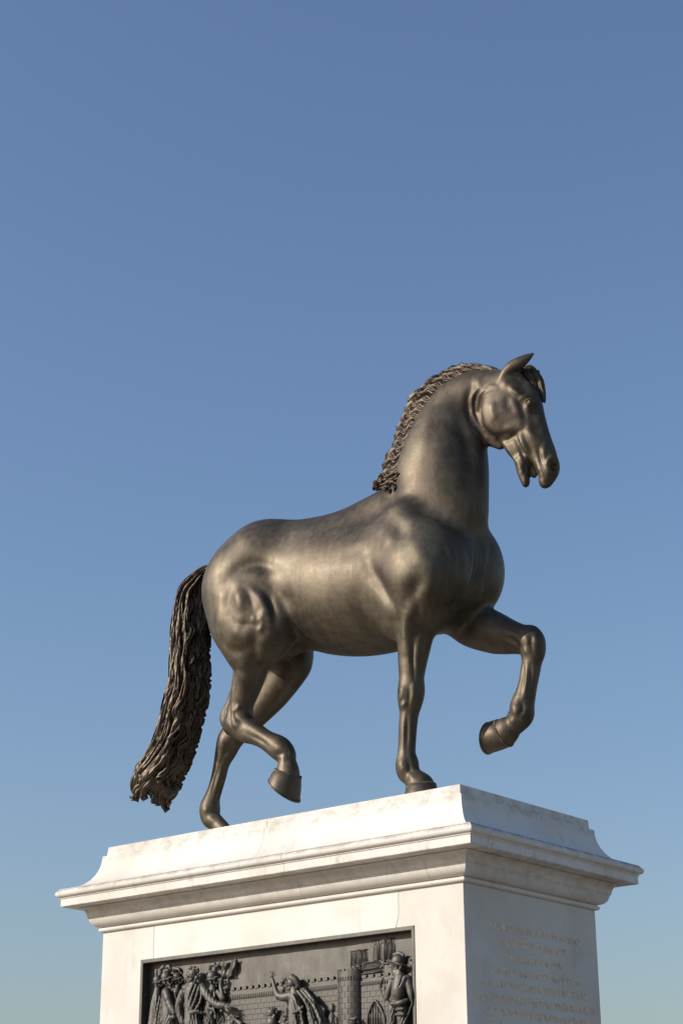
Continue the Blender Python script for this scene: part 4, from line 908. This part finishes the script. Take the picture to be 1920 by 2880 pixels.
# ---------- gilt inscription on the short face ----------
Z9=conv(1280,2520,.2806)
def oval(cx,cy,rx,ry,a0=0,a1=360,n=16): return [(cx+rx*math.cos(math.radians(a0+(a1-a0)*i/n)),cy+ry*math.sin(math.radians(a0+(a1-a0)*i/n))) for i in range(n+1)]
W1,W2=.11,.05
GL={ # width, strokes (thickness, points)
'I':(.34,[(W1,[(.17,0),(.17,1)])]),'L':(.6,[(W1,[(.14,0),(.14,1)]),(W2,[(.14,.03),(.56,.03),(.56,.2)])]),
'T':(.7,[(W1,[(.35,0),(.35,1)]),(W2,[(.03,.8),(.03,.97),(.67,.97),(.67,.8)])]),
'E':(.6,[(W1,[(.14,0),(.14,1)]),(W2,[(.14,.03),(.55,.03),(.55,.17)]),(W2,[(.14,.97),(.52,.97),(.52,.83)]),(W2,[(.14,.51),(.45,.51)])]),
'F':(.56,[(W1,[(.14,0),(.14,1)]),(W2,[(.14,.97),(.52,.97),(.52,.83)]),(W2,[(.14,.51),(.44,.51)])]),
'P':(.6,[(W1,[(.14,0),(.14,1)]),(.11,[(.14,.97),(.36,.97),(.5,.88),(.54,.74),(.5,.58),(.36,.49),(.14,.49)])]),
'R':(.68,[(W1,[(.14,0),(.14,1)]),(.11,[(.14,.97),(.36,.97),(.5,.88),(.54,.74),(.5,.58),(.36,.5),(.14,.5)]),(W1,[(.32,.5),(.64,0)])]),
'B':(.62,[(W1,[(.14,0),(.14,1)]),(.11,[(.14,.97),(.34,.97),(.47,.89),(.5,.77),(.46,.63),(.32,.55),(.14,.55)]),(.11,[(.32,.54),(.5,.46),(.56,.3),(.5,.11),(.34,.03),(.14,.03)])]),
'D':(.76,[(W1,[(.14,0),(.14,1)]),(.11,[(.14,.97),(.36,.97),(.58,.86),(.69,.65),(.7,.5),(.69,.35),(.58,.14),(.36,.03),(.14,.03)])]),
'A':(.78,[(W2,[(.06,0),(.37,1)]),(W1,[(.38,1),(.71,0)]),(W2,[(.17,.34),(.6,.34)])]),
'V':(.76,[(W1,[(.06,1),(.38,0)]),(W2,[(.39,0),(.70,1)])]),
'X':(.74,[(W1,[(.08,1),(.66,0)]),(W2,[(.66,1),(.08,0)])]),
'N':(.8,[(W2,[(.14,0),(.14,1)]),(W1,[(.12,1),(.68,0)]),(W2,[(.67,0),(.67,1)])]),
'M':(.92,[(W2,[(.1,0),(.17,1)]),(W1,[(.17,1),(.46,.05)]),(W2,[(.46,.05),(.74,1)]),(W1,[(.74,1),(.82,0)])]),
'O':(.86,[(.12,oval(.43,.5,.36,.48))]),'Q':(.86,[(.12,oval(.43,.5,.36,.48)),(.12,[(.45,.05),(.62,-.12),(.86,-.16)])]),
'C':(.74,[(.12,oval(.43,.5,.36,.48,45,315))]),'G':(.78,[(.12,oval(.43,.5,.36,.48,45,315)),(W1,[(.67,.14),(.67,.44)])]),
'S':(.54,[(.12,[(.45,.82),(.4,.94),(.27,.98),(.14,.92),(.1,.77),(.16,.62),(.3,.52),(.42,.4),(.47,.24),(.41,.08),(.26,.02),(.12,.07),(.07,.2)])]),
'.':(.30,[(.11,[(.10,.5),(.2,.5)])]),' ':(.22,[])}
SER={'I':[(.17,0),(.17,1)],'L':[(.14,0),(.14,1)],'T':[(.35,0)],'E':[(.14,0),(.14,1)],'F':[(.14,0),(.14,1)],'P':[(.14,0),(.14,1)],'R':[(.14,0),(.14,1)],'B':[(.14,0),(.14,1)],'D':[(.14,0),(.14,1)],'A':[(.06,0),(.71,0)],'V':[(.06,1),(.70,1)],'X':[(.08,1),(.66,0),(.66,1),(.08,0)],'N':[(.14,0),(.12,1),(.67,1)],'M':[(.1,0),(.82,0),(.15,1),(.76,1)]}
def glyph_quads(ch):
    q=[]
    for th,pts in GL[ch][1]:
        for (a,b),(c,d) in zip(pts[:-1],pts[1:]):
            L=math.hypot(c-a,d-b)+1e-9; ux,uy=(c-a)/L,(d-b)/L; nx,ny=-uy*th/2,ux*th/2; e=.02 if len(pts)>2 else 0
            a2,b2,c2,d2=a-ux*e,b-uy*e,c+ux*e,d+uy*e
            q.append([(a2+nx,b2+ny),(c2+nx,d2+ny),(c2-nx,d2-ny),(a2-nx,b2-ny)])
    for x,y in SER.get(ch,[]):
        y2=.03 if y==0 else .97
        q.append([(x-.15,y2-.03),(x+.15,y2-.03),(x+.15,y2+.03),(x-.15,y2+.03)])
    return q
def on_face(a,b):
    x,y,_=Z9(a,b); p=atp(x,y,np.array([0.,0,0]),np.array([1.,0,0])); return p[1],p[2]
LINES=[('PATERNO.IN.POPVLVM.ANIMO',(288,285),(1247,470)),('NOTISSIMI.PRINCIPIS',(443,447),(1118,587)),('SACRAM.EFFIGIEM',(495,615),(1082,722)),('CIVILES.INTER.TVMVLTVS',(350,735),(1235,885)),('GALLIA.INDIGNANTE.DEIECTAM',(272,852),(1312,1025)),('POST.OPTATVM.LVDOVICI.XVIII.REDITVM',(194,985),(1394,1182)),('EX.OMNIBVS.ORDINIBVS.CIVES',(283,1142),(1330,1290)),('AERE.COLLATO.RESTITVERVNT',(330,1283),(1330,1420))]
CAP=.050
for text,p0,p1 in LINES:
    y0,z0=on_face(*p0); y1,z1=on_face(*p1); zc=z0 if text[0:2] in('EX','AE') else (z0+z1)/2
    tot=sum(GL[c][0] for c in text); sc=(y1-y0)/tot; V=[];F=[]; u=0
    for ch in text:
        for quad in glyph_quads(ch):
            b=len(V); lift=.0012+.00002*len(F)
            V+=[(lift,y0+(u+px_)*sc,zc-CAP/2+pz*CAP) for px_,pz in quad]; F.append((b,b+1,b+2,b+3))
        u+=GL[ch][0]
    if 'XVIII' in text:
        k=sum(GL[c][0] for c in text[:text.index('XVIII')]); k2=k+sum(GL[c][0] for c in 'XVIII'); b=len(V)
        V+=[(.0012,y0+k*sc,zc+CAP*.62),(.0012,y0+k2*sc,zc+CAP*.62),(.0012,y0+k2*sc,zc+CAP*.68),(.0012,y0+k*sc,zc+CAP*.68)]; F.append((b,b+1,b+2,b+3))
    o=mesh_obj('inscription_line',V,F,M_GILT,PED,False)
